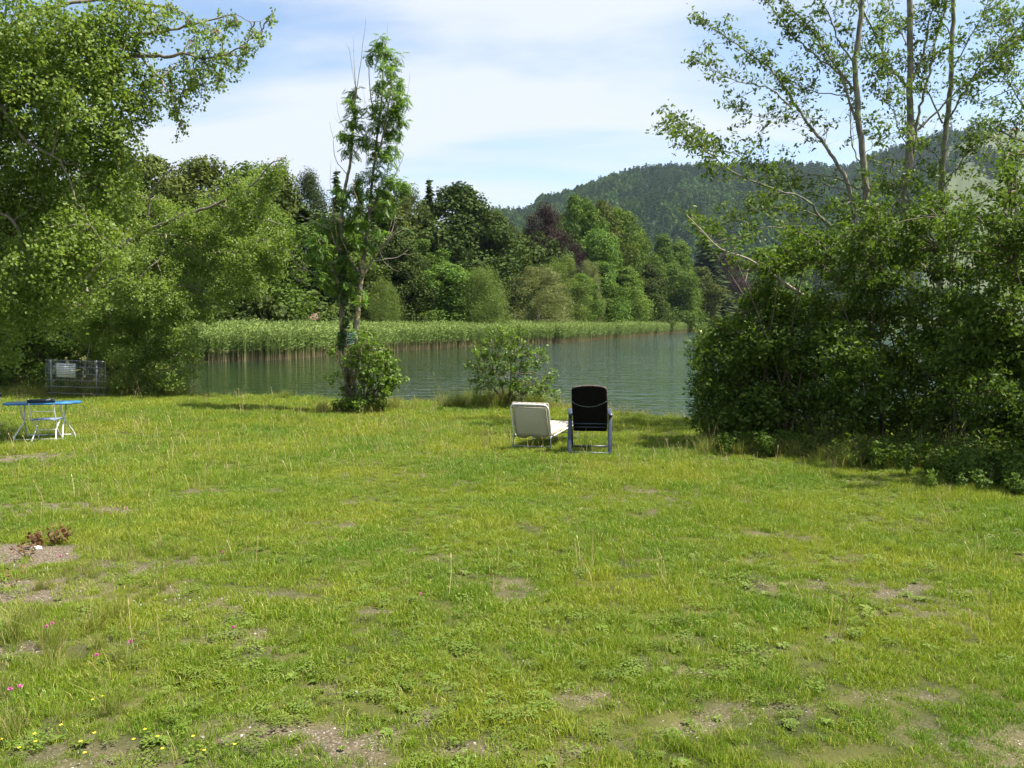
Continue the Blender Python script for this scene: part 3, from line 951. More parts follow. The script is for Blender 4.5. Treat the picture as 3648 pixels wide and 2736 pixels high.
T = 'deciduous_tree'
for a in [
    (146, 153, 78, 74, 'round_a', 'olive', T, 'tree', 'broad olive green tree at the left end of the far wood, behind the poplar'),
    (104, 160, 70, 78, 'bell_a', 'olive', T, 'tree', 'olive green tree half hidden behind the poplar at the left end of the wood'),
    (207, 153, 60, 78, 'round_b', 'olive', T, 'tree', 'dull olive tree with bushy flat top, second along the left skyline'),
    (247, 160, 50, 80, 'tall_a', 'mid', T, 'tree', 'tall green tree behind the ascending poplar branch'),
    (280, 166, 46, 82, 'bell_b', 'olive', T, 'tree', 'olive tree just right of the poplar branch tip on the skyline'),
    (308, 165, 36, 84, 'weeping', 'spruce', 'conifer_tree', 'tree', 'dark full conifer with rounded tip left of the ash'),
    (336, 166, 27, 86, 'spruce_a', 'spruce', 'spruce_tree', 'tree', 'narrow dark spruce directly left of the ash trunks'),
    (359, 178, 22, 90, 'spruce_a', 'spruce', 'spruce_tree', 'tree', 'small topped spruce seen between the two ash stems'),
    (385, 190, 46, 95, 'bell_b', 'olive', T, 'tree', 'olive tree behind the lower crown of the ash'),
    (409, 182, 40, 100, 'weeping', 'olive', T, 'tree', 'drooping olive green tree just right of the ash crown'),
    (429, 175, 26, 104, 'spruce_a', 'spruce', 'spruce_tree', 'tree', 'pointed spruce standing highest beside the large dark tree'),
    (459, 181, 74, 104, 'bell_a', 'dark', T, 'tree', 'largest dark green tree with domed crown in the middle of the wood'),
    (490, 205, 50, 108, 'weeping', 'dark', T, 'tree', 'dark tree sloping down right of the big domed one'),
    (497, 216, 34, 118, 'tall_b', 'olive', T, 'tree', 'thin olive tree at the dip in the skyline'),
    (512, 222, 30, 122, 'spruce_b', 'spruce', 'spruce_tree', 'tree', 'low spruce below the distant meadow gap'),
    (522, 236, 30, 126, 'tall_a', 'mid', T, 'tree', 'green tree at the foot of the copper beech on its left'),
    (545, 199, 41, 122, 'weeping', 'copper', 'copper_beech', 'tree', 'dark purple copper beech in the middle of the far wood'),
    (578, 193, 44, 138, 'round_a', 'mid', T, 'tree', 'high round green tree right behind the copper beech'),
    (602, 199, 40, 142, 'bell_b', 'olive', T, 'tree', 'tall olive green tree on the skyline under the wooded hill'),
    (619, 206, 38, 146, 'round_b', 'mid', T, 'tree', 'round shouldered green tree, right end of the highest group'),
    (576, 240, 26, 132, 'weeping', 'copper', 'copper_beech', 'tree', 'smaller purple leaved tree right of the copper beech'),
    (598, 227, 34, 134, 'round_b', 'bright', T, 'tree', 'bright green tree in front of the highest green group'),
    (641, 227, 34, 165, 'bell_a', 'mid', T, 'tree', 'green tree stepping down from the high group towards the right'),
    (663, 232, 22, 186, 'tall_b', 'mid', T, 'tree', 'slim green tree standing below the small tan field'),
    (679, 239, 28, 196, 'tall_a', 'bright', T, 'tree', 'light green upright tree near the shrub thicket'),
    (706, 235, 36, 222, 'spruce_b', 'spruce', 'spruce_tree', 'tree', 'dark spruce half hidden by the thicket on the right'),
    (728, 250, 36, 240, 'weeping', 'copper', 'copper_beech', 'tree', 'purple tree seen through the left edge of the thicket'),
    (765, 245, 60, 390, 'round_a', 'mid', T, 'tree', 'green tree of the far shore behind the alder branches'),
    (822, 252, 70, 520, 'bell_a', 'dark', T, 'tree', 'dark tree of the far shore behind the first alder trunk'),
    (259, 205, 66, 68, 'round_b', 'mid', T, 'tree', 'leafy green tree behind the poplar branches, lower than the skyline'),
    (190, 215, 70, 66, 'round_a', 'mid', T, 'tree', 'green tree filling the space behind the poplar crown'),
    (303, 205, 50, 78, 'spruce_b', 'spruce', 'spruce_tree', 'tree', 'lower dark spruce in the shade left of the ash'),
    (345, 225, 44, 80, 'bell_b', 'mid', T, 'tree', 'green tree right behind the ash trunks'),
    (395, 232, 44, 84, 'bell_a', 'dark', T, 'tree', 'shady tree below the drooping olive one'),
    (423, 238, 40, 90, 'round_a', 'mid', T, 'tree', 'mid green tree in front of the large dark dome, on its left'),
    (443, 262, 44, 86, 'round_b', 'bright', T, 'tree', 'low bright tree with layered boughs beside the willow'),
    (517, 250, 36, 112, 'tall_a', 'olive', T, 'tree', 'olive tree in the row just behind the willow'),
    (626, 265, 28, 138, 'tall_a', 'bright', T, 'tree', 'fresh green upright tree in the front row near the hut'),
    (648, 262, 32, 156, 'bell_b', 'dark', T, 'tree', 'dark front row tree right of the fresh green upright one'),
    (672, 262, 38, 180, 'round_b', 'mid', T, 'tree', 'full round green tree in the front row towards the right'),
    (700, 266, 28, 208, 'tall_b', 'olive', T, 'tree', 'last olive front row tree beside the thicket'),
    (579, 272, 30, 112, 'round_a', 'bright', T, 'tree', 'vivid green tree between the pale grey-green pair'),
    (601, 260, 30, 118, 'tall_b', 'mid', T, 'tree', 'narrow green tree with bare lower stems behind the hut'),
]:
    far_tree(*a)
S = 'shrub'
for a in [
    (484, 260, 50, 76, 'willow', 'willow', 'willow_tree', 'tree', 'upright bushy willow on the far bank in the middle'),
    (538, 265, 42, 100, 'birch', 'grey', 'birch_tree', 'tree', 'pale grey-green tree right of the willow'),
    (564, 254, 32, 108, 'birch', 'willow', 'birch_tree', 'tree', 'taller pale olive tree behind the grey-green one'),
    (588, 258, 22, 114, 'birch', 'grey', 'birch_tree', 'tree', 'slim grey-green tree above the brown hut'),
    (382, 274, 36, 68, 'willow', 'willow', 'willow_tree', 'tree', 'light green willow just right of the ash trunks'),
    (221, 298, 70, 57, 'bush_b', 'olive', S, 'shrub', 'wide grey olive shrub behind the reeds on the left'),
    (262, 290, 50, 60, 'bush_a', 'mid', S, 'shrub', 'green shrub right of the wide grey olive one'),
    (306, 300, 44, 66, 'bush_b', 'grey', S, 'shrub', 'loose pale shrub in front of the reddish brown shed'),
    (335, 304, 34, 66, 'bush_a', 'willow', S, 'shrub', 'pale shrub behind the ash trunks at reed level'),
    (415, 298, 58, 74, 'bush_a', 'mid', S, 'shrub', 'dark rounded shrub between the two willows'),
    (444, 300, 44, 77, 'bush_a', 'mid', S, 'shrub', 'green rounded shrub touching the middle willow'),
    (519, 290, 34, 92, 'bush_a', 'olive', S, 'shrub', 'shady shrub right of the middle willow'),
    (549, 303, 44, 96, 'bush_b', 'willow', S, 'shrub', 'low light green bush in front of the pale trees'),
    (567, 311, 30, 98, 'bush_b', 'yellow', S, 'shrub', 'lowest yellowish bush left of the hut'),
    (603, 314, 22, 118, 'bush_b', 'yellow', S, 'shrub', 'bright yellow-green bush touching the hut on its right'),
    (640, 312, 34, 148, 'bush_a', 'mid', S, 'shrub', 'small green bush below the front row trees'),
    (674, 300, 36, 178, 'bush_a', 'olive', S, 'shrub', 'olive bush at the right end of the far bank'),
    (696, 308, 30, 204, 'bush_b', 'mid', S, 'shrub', 'last low bush where the far bank meets the thicket'),
]:
    far_tree(*a, group='shrubs along the far bank')

# undergrowth that closes the wood below the crowns
us = source('undergrowth_kinds', [broad_geo(3.2, 3.0, 24, 160, .3, mound, .4).mesh('undergrowth_clump'), broad_geo(3.6, 2.6, 22, 160, .3, egg, .4).mesh('undergrowth_clump')])
for o_ in us.objects: o_.data.materials.append(FM['dark'])
up_ = []
for k in range(520):
    s = rng.random() ** .8 * (len(REED) - 1); i = min(int(s), len(REED) - 2); f = s - i
    q = REED[i] * (1 - f) + REED[i + 1] * f
    up_.append((q[0] + rng.normal(-3, 6) - 6 * (1 if q[1] > 90 else 0), q[1] + rng.uniform(14, 34)))
for k in range(160):
    up_.append((rng.uniform(-62, -18), rng.uniform(58, 84)))
for k in range(260):
    up_.append((rng.uniform(40, 110), rng.uniform(222, 260)))
up_ = np.array(up_); up_ = up_[lake_sd(up_[:, 0], up_[:, 1]) > 7]
uz = ground_z(up_[:, 0], up_[:, 1])
tag(scatter('undergrowth', np.column_stack([up_, uz]), yaw(len(up_)), iso(rng.uniform(.7, 1.5, len(up_))), rng.integers(0, 2, len(up_)), us),
    'dark undergrowth between the trees of the far wood', 'undergrowth', kind='stuff')

ws = source('far_wood_kinds', [broad_geo(11, 4.6, 40, 160, .38, egg, .25).mesh('far_wood_tree'), broad_geo(12, 4.2, 40, 160, .38, tall, .22).mesh('far_wood_tree')])
for o_ in ws.objects: o_.data.materials.append(FM['dark'])
fp = []
for k in range(620):
    s = rng.random() ** .8 * (len(REED) - 1); i = min(int(s), len(REED) - 2); f = s - i
    q = REED[i] * (1 - f) + REED[i + 1] * f
    fp.append((q[0] + rng.normal(-4, 6), q[1] + rng.uniform(30, 75)))
for k in range(110): fp.append((rng.uniform(-75, -22), rng.uniform(72, 110)))
for k in range(160): fp.append((rng.uniform(50, 220), rng.uniform(240, 560)))
fp = np.array(fp); fp = fp[lake_sd(fp[:, 0], fp[:, 1]) > 9]
tag(scatter('far_wood', np.column_stack([fp, ground_z(fp[:, 0], fp[:, 1])]), yaw(len(fp)), iso(rng.uniform(.85, 1.3, len(fp))), rng.integers(0, 2, len(fp)), ws),
    'shaded inner mass of the wood on the far shore', 'wood', kind='stuff')

# huts among the trees
q = at(589, 322, 120)
house(0, 0, 4.6, 3.6, 1.6, 1.6, M_brownroof, 'small dark brown hut under the trees of the far bank', .35, (q[0], 120, gz(q[0], 120) + .3), M_brownwood, 'wooden_hut', 'hut', 1, True)
q = at(296, 309, 72)
M_brick = mat_simple('brick_red_boards', (.15, .085, .05), .8, scale=2)
house(0, 0, 3.6, 3.0, 2.0, .7, M_brownroof, 'reddish brown shed glimpsed through shrubs behind the left reeds', -.1, (q[0], 72, gz(q[0], 72) + .1), M_brick, 'shed', 'shed', 2, True)

# pale buoy on the water far right
q = at(701, 331, 170)
g = G()
_t = np.linspace(-1, 1, 7)
g.tube([(0, 0, .32 * v_) for v_ in _t], [.32 * math.sqrt(max(.01, 1 - v_ * v_)) for v_ in _t], 10)
M_buoy = mat_simple('buoy_plastic', (.75, .72, .3), .4)
b_ = obj('buoy', g, M_buoy); b_.location = (q[0], 170, WATER + .08); tag(b_, 'small pale yellow buoy floating off the end of the reeds', 'buoy')

# ------------------------------------------------------------------ reeds
def reed_clump(n, H, rad, seed):
    g = G()
    r_ = np.random.default_rng(seed)
    for k in range(n):
        x, y = r_.normal(0, rad, 2); h = H * r_.uniform(.72, 1.08); lx, ly = r_.normal(0, .07, 2) * h
        w = .012
        a = r_.uniform(0, 3.14); cx, sx = math.cos(a) * w, math.sin(a) * w
        g.add([[x - cx, y - sx, 0], [x + cx, y + sx, 0], [x + lx * .4 + cx, y + ly * .4 + sx, h * .6], [x + lx + .0, y + ly, h], [x + lx * .4 - cx, y + ly * .4 - sx, h * .6]], [[[0, 1, 2, 4]], [[4, 2, 3]]])
        for j in range(7):
            t = .34 + .62 * (j + r_.random() * .6) / 7
            b = np.array([x + lx * t * t, y + ly * t * t, h * t]); an = r_.uniform(0, 6.28); ln = r_.uniform(.25, .48)
            d = np.array([math.cos(an), math.sin(an), r_.uniform(.5, 1.6)]); d /= np.linalg.norm(d)
            s = np.cross(d, [0, 0, 1.]); s = s / np.linalg.norm(s) * .016
            e = b + d * ln; e2 = e + np.array([d[0] * .5, d[1] * .5, -.25]) * ln * .5
            mid = b + d * ln * .5
            g.add([b, mid + s, e, e2, mid - s], [[[0, 1, 4], [1, 2, 4], [1, 3, 2]]])
    return g


m = bpy.data.materials.new('reed')
t, N, L = nodes(m)
o = N('ShaderNodeOutputMaterial'); p = N('ShaderNodeBsdfPrincipled'); g_ = N('ShaderNodeNewGeometry'); sx_ = N('ShaderNodeSeparateXYZ')
L(g_.outputs['Position'], sx_.inputs[0])
rr = N('ShaderNodeMath'); rr.operation = 'MULTIPLY_ADD'; rr.inputs[1].default_value = .55; L(g_.outputs['Random Per Island'], rr.inputs[0]); L(sx_.outputs[2], rr.inputs[2])
r = N('ShaderNodeValToRGB')
r.color_ramp.elements[0].color = (.29, .23, .13, 1); r.color_ramp.elements[0].position = .16
r.color_ramp.elements[1].color = (.135, .205, .045, 1); r.color_ramp.elements[1].position = .46
e = r.color_ramp.elements.new(.9); e.color = (.225, .30, .075, 1)
mr = N('ShaderNodeMapRange'); mr.inputs['From Min'].default_value = -0.95; mr.inputs['From Max'].default_value = 1.5
L(rr.outputs[0], mr.inputs['Value']); L(mr.outputs[0], r.inputs[0])
hs_ = N('ShaderNodeHueSaturation'); mv = N('ShaderNodeMapRange'); mv.inputs['To Min'].default_value = .75; mv.inputs['To Max'].default_value = 1.3
L(g_.outputs['Random Per Island'], mv.inputs['Value']); L(mv.outputs[0], hs_.inputs['Value']); L(r.outputs[0], hs_.inputs['Color'])
L(hs_.outputs[0], p.inputs['Base Color']); p.inputs['Roughness'].default_value = .6; p.inputs['Specular IOR Level'].default_value = .2
tr = N('ShaderNodeBsdfTranslucent'); L(hs_.outputs[0], tr.inputs[0]); ms = N('ShaderNodeMixShader'); ms.inputs[0].default_value = .35
L(p.outputs[0], ms.inputs[1]); L(tr.outputs[0], ms.inputs[2]); L(ms.outputs[0], o.inputs[0])
M_reed = m
rs_ = source('reed_kinds', [reed_clump(20, 2.35, .27, s).mesh('reed_clump') for s in range(6)])
for o_ in rs_.objects: o_.data.materials.append(M_reed)
seg = np.hypot(*np.diff(REED, axis=0).T); cum = np.concatenate([[0], np.cumsum(seg)])
nr_ = 15000
s = rng.random(nr_) ** 1.25 * cum[-1]
qx = np.interp(s, cum, REED[:, 0]); qy = np.interp(s, cum, REED[:, 1])
w_ = rng.random(nr_) ** 1.5 * np.interp(s, [0, 40, 80, 200], [9, 12, 15, 18])
off = (fbm(s * .35, s * 0 + .5, 12) - .5) * 3 + rng.normal(0, .25, nr_)
qy = qy + w_ + off; qx = qx - w_ * .25
rp = np.column_stack([qx, qy, np.full(nr_, WATER - .05)])
hgt = (.88 + .22 * fbm(qx * .3, qy * .3, 18)) * rng.uniform(.85, 1.08, nr_) * np.interp(s, [0, 60, 150, 200], [.84, .9, .85, .85])
gzr = ground_z(qx, qy); rp[:, 2] = np.maximum(rp[:, 2], gzr - .05)
tag(scatter('reed_bed', rp, yaw(nr_), np.column_stack([np.ones(nr_) * 1.0, np.ones(nr_), hgt]), rng.integers(0, 6, nr_), rs_),
    'belt of green reeds with tan stems along the far bank', 'reeds', kind='stuff')

# ------------------------------------------------------------------ lawn: grass, weeds, stalks, flowers
def blades(n, rad, h, w, bend, seed, up=0.0, seg=2):
    r_ = np.random.default_rng(seed); g = G()
    a = r_.uniform(0, 6.28, n); rr = rad * np.sqrt(r_.random(n)); bx = np.cos(a) * rr; by = np.sin(a) * rr
    hh = h * r_.uniform(.45, 1.15, n); d = r_.uniform(0, 6.28, n); ln = np.abs(r_.normal(bend, bend * .6, n)) * hh
    f = r_.uniform(0, 6.28, n); wx = np.cos(f) * w * .5; wy = np.sin(f) * w * .5
    V = np.zeros((n, 5, 3))
    V[:, 0] = np.stack([bx - wx, by - wy, 0 * bx - .01], 1); V[:, 1] = np.stack([bx + wx, by + wy, 0 * bx - .01], 1)
    mx_, my_ = bx + np.cos(d) * ln * .35, by + np.sin(d) * ln * .35
    V[:, 2] = np.stack([mx_ + wx * .8, my_ + wy * .8, hh * .6], 1); V[:, 4] = np.stack([mx_ - wx * .8, my_ - wy * .8, hh * .6], 1)
    V[:, 3] = np.stack([bx + np.cos(d) * ln, by + np.sin(d) * ln, hh * (1 - .12 * bend)], 1)
    i5 = (np.arange(n) * 5)[:, None]
    g.add(V.reshape(-1, 3), [i5 + np.array([[0, 1, 2, 4]]), i5 + np.array([[4, 2, 3]])])
    return g


def rosette(n, ln, w, rise, seed, round_=False):
    """broad leaves spreading from one root"""
    r_ = np.random.default_rng(seed); g = G()
    for k in range(n):
        a = k * 2.4 + r_.normal(0, .3); l_ = ln * r_.uniform(.6, 1.1); z = rise * r_.uniform(.4, 1.2)
        c, s = math.cos(a), math.sin(a); ww = w * r_.uniform(.7, 1.1)
        if round_:
            x0 = l_ * r_.uniform(.2, 1); cx, cy = c * x0, s * x0
            pts = [(cx + math.cos(q) * ww, cy + math.sin(q) * ww, z + math.cos(q * 2) * .2 * ww + .1 * ww * math.sin(q + a)) for q in np.arange(6) * math.pi / 3]
            g.add(pts, [[[0, 1, 2, 3, 4, 5]]])
        else:
            def P(t, o_, dz=0): return (c * l_ * t - s * o_, s * l_ * t + c * o_, z * math.sin(t * 2.2) + dz)
            g.add([P(0, 0), P(.45, ww), P(.8, ww * .7), P(1, 0, -.01), P(.8, -ww * .7), P(.45, -ww), P(.5, 0, -.25 * ww)], [[[0, 1, 6], [0, 6, 5]], [[1, 2, 3, 6], [6, 3, 4, 5]]])
    return g


def stalks(n, rad, h, seed, head=True):
    r_ = np.random.default_rng(seed); g = G()
    for k in range(n):
        x, y = r_.normal(0, rad, 2); hh = h * r_.uniform(.6, 1.2); a = r_.uniform(0, 6.28); b = hh * r_.uniform(.05, .4)
        w = .0016
        p0 = np.array([x, y, 0]); p1 = p0 + [math.cos(a) * b * .3, math.sin(a) * b * .3, hh * .6]; p2 = p0 + [math.cos(a) * b, math.sin(a) * b, hh * .96]
        s = np.array([-math.sin(a), math.cos(a), 0]) * w
        g.add([p0 - s, p0 + s, p1 + s, p1 - s, p2 + s * .7, p2 - s * .7], [[[0, 1, 2, 3], [3, 2, 4, 5]]])
        if head:
            d = (p2 - p1); d /= np.linalg.norm(d)
            e = p2 + d * hh * .22
            g.add([p2, (p2 + e) / 2 + s * 2.4, e, (p2 + e) / 2 - s * 2.4], [[[0, 1, 2, 3]]])
    return g


M_grass = mat_blade('meadow_grass', (.110, .200, .014), (.228, .268, .022), (.42, .37, .14), .07)
M_straw = mat_blade('dry_stalks', (.20, .19, .06), (.26, .22, .09), (.36, .29, .14), .4, .25)
M_weed = mat_leaf('broad_weeds', (.095, .15, .018), (.16, .21, .03), .3, .5, .35, objvar=.15)
M_tallg = mat_blade('tall_grass', (.11, .17, .022), (.19, .21, .035), (.3, .25, .11), .18)

kinds = []
for s in range(5): kinds.append((blades(80, .10, .048, .0048, .75, s), M_grass))          # 0-4 short turf
for s in range(3): kinds.append((blades(60, .085, .11, .0045, .6, 20 + s), M_grass))       # 5-7 fuller tufts
for s in range(3): kinds.append((rosette(9, .085, .022, .025, 30 + s), M_weed))            # 8-10 plantain-like
for s in range(2): kinds.append((rosette(34, .10, .0095, .04, 40 + s, True), M_weed))      # 11-12 clover
for s in range(3): kinds.append((stalks(5, .05, .20, 50 + s), M_straw))                    # 13-15 dry stalks
gs_ = bpy.data.collections.new('grass_kinds')
gn_ = []
for i, (g, mt) in enumerate(kinds):
    me = g.mesh('grass_kind'); me.materials.append(mt)
    o = bpy.data.objects.new('grass_kind_' + chr(97 + i), me); gs_.objects.link(o)


def lawn_points(y0, y1, dens, margin=1.0):
    n = int(dens * 0.65 * (y1 ** 2 - y0 ** 2) + dens * 2 * margin * (y1 - y0))
    y = np.sqrt(rng.uniform(y0 ** 2, y1 ** 2, n)); x = rng.uniform(-1, 1, n) * (.655 * y + margin)
    k = lake_sd(x, y) > .15
    return x[k], y[k]


def lay(name, x, y, z, keep, pk, sc, label, kindname, tilt=.12, lift=0.0):
    x, y, z, pk, sc = x[keep], y[keep], z[keep], pk[keep], sc[keep]
    o = scatter(name, np.column_stack([x, y, z + lift]), yaw(len(x), tilt), iso(sc), pk, gs_)
    tag(o, label, kindname, kind='stuff')


xs, ys = [], []
for (a, b, d) in ((2.3, 5, 290), (5, 9, 190), (9, 15, 100), (15, 28, 62)):
    x, y = lawn_points(a, b, d); xs.append(x); ys.append(y)
x = np.concatenate(xs); y = np.concatenate(ys); z = ground_z(x, y)
br = bare(x, y)
keep = rng.random(len(x)) > np.clip((br - .15) * 1.2, 0, .96)
cl = fbm(x * 4.5, y * 4.5, 75, 3)                                     # the turf is clumpy: thin between the tufts
keep &= rng.random(len(x)) < np.clip(.12 + (cl - .30) * 4.2, .1, 1) + np.clip((y - 8) / 8, 0, 1)
rich = fbm(x * .8, y * .8, 71)
tuft = fbm(x * 1.9, y * 1.9, 72) + rng.normal(0, .12, len(x)) + np.where(x < -2.2, .05, 0)
pk = np.where(tuft > .64, rng.integers(5, 8, len(x)), rng.integers(0, 5, len(x)))
sc = (.62 + .75 * rich) * rng.uniform(.75, 1.25, len(x)) * np.where(pk >= 5, .85, 1.0) * np.interp(y, [3, 8, 20, 27], [.62, .85, 1.3, 1.6])
sc *= np.where(br > .1, .75, 1) * (.75 + .55 * cl)
lay('grass', x, y, z, keep, pk, sc, 'short yellow-green lawn grass sloping down to the lake', 'grass')

# fine low thatch that closes the gaps between the tufts
x, y = lawn_points(2.3, 11, 300); z = ground_z(x, y); br = bare(x, y)
lay('grass', x, y, z, (rng.random(len(x)) > np.clip((br - .12) * 2.0, 0, .97)) & (fbm(x * 2.2, y * 2.2, 88) + rng.normal(0, .05, len(x)) > .40), rng.integers(0, 5, len(x)), rng.uniform(.28, .52, len(x)), 'very short turf and thatch between the grass tufts', 'grass', .25)

# broad weeds and clover in patches
x, y = lawn_points(2.3, 13, 95); z = ground_z(x, y); br = bare(x, y)
wd = fbm(x * 1.1, y * 1.1, 81) + rng.normal(0, .07, len(x))
pk = np.where(rng.random(len(x)) < .35, rng.integers(8, 11, len(x)), rng.integers(11, 13, len(x)))
keep = (wd > .47) & (rng.random(len(x)) > np.clip((br - .3) * 2, 0, .9))
lay('lawn_weeds', x, y, z, keep, pk, rng.uniform(.22, .75, len(x)) * np.where(pk < 11, .8, 1.1), 'broad leaved weeds and clover growing in the lawn', 'weeds', .15, .012)

# dry seed stalks
x, y = lawn_points(2.4, 27, 6); z = ground_z(x, y)
dn = fbm(x * .35, y * .35, 91) + rng.normal(0, .1, len(x)) + np.where((y > 9), .1, -.04) + np.where((x < -1.5) & (y < 9), .10, 0)
keep = (dn > .52) & (bare(x, y) < .5)
lay('dry_grass_stalks', x, y, z, keep, rng.integers(13, 16, len(x)), rng.uniform(.6, 1.3, len(x)) * np.where(y > 12, 1.2, 1.0), 'thin straw coloured seed stalks standing in the lawn', 'grass stalks', .15)

# small stones on the bare soil
stg = []
for s in range(3):
    v = unit(14); v *= rng.uniform(.7, 1, (14, 1)); v[:, 2] *= .55
    import bmesh
    bm = bmesh.new()
    for q_ in v: bm.verts.new(q_)
    bmesh.ops.convex_hull(bm, input=bm.verts)
    me = bpy.data.meshes.new('pebble'); bm.to_mesh(me); bm.free(); stg.append(me)
M_stone = mat_simple('pebble_stone', (.42, .39, .34), .85, var=.25, scale=1.5)
ps = source('pebble_kinds', stg)
for o_ in ps.objects: o_.data.materials.append(M_stone)
x, y = lawn_points(2.4, 16, 160, .5); br = bare(x, y); k = br > .3 + .2 * rng.random(len(x)); x, y = x[k], y[k]
tag(scatter('pebbles', np.column_stack([x, y, ground_z(x, y)]), yaw(len(x), .3), iso(np.abs(rng.normal(0, .004, len(x))) + .002), rng.integers(0, 3, len(x)), ps),
    'small pale stones lying on the bare patches of soil', 'gravel', kind='stuff')

# tall tufts: along the shore, round the shrubs and the fence
ts_ = bpy.data.collections.new('tall_grass_kinds')
for i in range(4):
    me = blades(110, .16, .55, .007, .55, 100 + i).mesh('tall_grass_kind'); me.materials.append(M_tallg)
    o = bpy.data.objects.new('tall_grass_kind_' + chr(97 + i), me); ts_.objects.link(o)
me = stalks(14, .12, .75, 120).mesh('tall_grass_kind'); me.materials.append(M_straw)
ts_.objects.link(bpy.data.objects.new('tall_grass_kind_z', me))
TX = []


def tallspot(px, py, Y, n, rx, ry, s):
    q = at(px, py, Y)
    for _ in range(n):
        TX.append((q[0] + rng.normal(0, rx), Y + rng.normal(0, ry), s * rng.uniform(.6, 1.2)))


tallspot(138, 395, 25.4, 60, .9, .5, 1.25); tallspot(160, 396, 25.8, 26, .4, .35, 1.0)
tallspot(122, 396, 25.6, 30, .5, .4, .8); tallspot(80, 396, 25.2, 30, 1.1, .3, .4); tallspot(40, 396, 25.2, 50, 1.1, .35, .7)
tallspot(500, 405, 21.3, 46, .75, .3, 1.0); tallspot(478, 405, 21.8, 24, .4, .3, .8); tallspot(545, 408, 20.9, 20, .4, .25, .7)
tallspot(347, 410, 20.6, 36, .45, .3, .6); tallspot(385, 408, 21.0, 26, .4, .2, .7); tallspot(283, 398, 24.4, 6, .2, .1, .7)
tallspot(780, 463, 12.9, 34, .7, .22, .55); tallspot(860, 468, 12.3, 36, .7, .22, .6); tallspot(950, 480, 11.4, 46, .6, .25, .65); tallspot(1010, 485, 10.9, 40, .5, .3, .6)
tallspot(20, 1, 9, 0, 1, 1, 1)
for k in range(len(SHORE_NEAR) - 4):                                # thin fringe at the water's edge
    a, b = np.array(SHORE_NEAR[k]), np.array(SHORE_NEAR[k + 1])
    for _ in range(int(np.linalg.norm(b - a) * 7)):
        q = a + (b - a) * rng.random(); TX.append((q[0], q[1] - .35 - abs(rng.normal(0, .3)), rng.uniform(.2, .5)))
for (px, py, s, n) in [(75, 620, .5, 5), (95, 572, .4, 8), (60, 640, .6, 7), (50, 668, .45, 4), (160, 590, .4, 5), (60, 585, .35, 7), (20, 690, .45, 6), (140, 660, .35, 3), (110, 700, .3, 3), (380, 640, .22, 3), (730, 560, .2, 3), (30, 720, .5, 4), (120, 560, .4, 8), (150, 555, .35, 7)]:
    q = ground_hit(px, py)
    for _ in range(n): TX.append((q[0] + rng.normal(0, .16), q[1] + rng.normal(0, .14), s * rng.uniform(.35, .7)))
TX = np.array(TX)
tz = ground_z(TX[:, 0], TX[:, 1])
tp_ = np.where(rng.random(len(TX)) < .18, 4, rng.integers(0, 4, len(TX)))
tag(scatter('tall_grass', np.column_stack([TX[:, 0], TX[:, 1], np.maximum(tz, WATER)]), yaw(len(TX), .15), iso(TX[:, 2]), tp_, ts_),
    'tufts of tall grass along the shore, fence and shrubs', 'tall grass', kind='stuff')

# flowers one can count
M_pink = mat_simple('pink_petals', (.62, .12, .36), .7, var=.2, scale=120)
M_yel = mat_simple('yellow_petals', (.75, .58, .02), .6, var=.1)
M_wht = mat_simple('white_petals', (.75, .74, .66), .7, var=.1)
M_stem = mat_simple('flower_stem', (.07, .13, .03), .6)


def flower(px, py, kind):
    q = ground_hit(px, py)
    h = {'pink': .16, 'yellow': .06, 'white': .09}[kind]
    nm = {'pink': 'clover_flower', 'yellow': 'buttercup_flower', 'white': 'white_clover_flower'}[kind]
    lab = {'pink': 'pink clover head on a thin stem in the lawn', 'yellow': 'small yellow flower low in the foreground grass', 'white': 'small white clover head in the foreground lawn'}[kind]
    e = thing(nm, lab, 'flower', tuple(q), rng.uniform(0, 6.28), {'pink': 'pink clover heads in the lawn', 'yellow': 'yellow flowers in the foreground', 'white': 'white clover heads in the lawn'}[kind])
    g = G(); ln = rng.normal(0, .02, 2); g.tube([(0, 0, 0), (ln[0] * .4, ln[1] * .4, h * .6), (ln[0], ln[1], h)], .0014, 3); obj('stem', g, M_stem, e)
    g = G()
    if kind == 'yellow':
        for k in range(5):
            a = k * 1.2566; c = np.array([math.cos(a), math.sin(a), .35]) * .0062
            g.add([[ln[0], ln[1], h], *[[ln[0] + c[0] * s1 - c[1] * s2, ln[1] + c[1] * s1 + c[0] * s2, h + c[2] * s1] for s1, s2 in ((.8, .5), (1.35, 0), (.8, -.5))]], [[[0, 1, 2, 3]]])
        obj('petals', g, M_yel, e)
    else:
        n = 60; d = unit(n); d[:, 2] = np.abs(d[:, 2]) * 1.1 - .15; r = .0115 if kind == 'pink' else .0058
        V, P = stamp([[-.12, 0, 0], [.12, 0, 0], [.08, 0, 1], [-.08, 0, 1]], [[[0, 1, 2, 3]]], np.tile([[ln[0], ln[1], h]], (n, 1)), quat_frames(d, rng.uniform(0, 6, n)), np.full(n, r) * rng.uniform(.8, 1.1, n))
        g.add(V, P); obj('flower_head', g, M_pink if kind == 'pink' else M_wht, e)
    return e


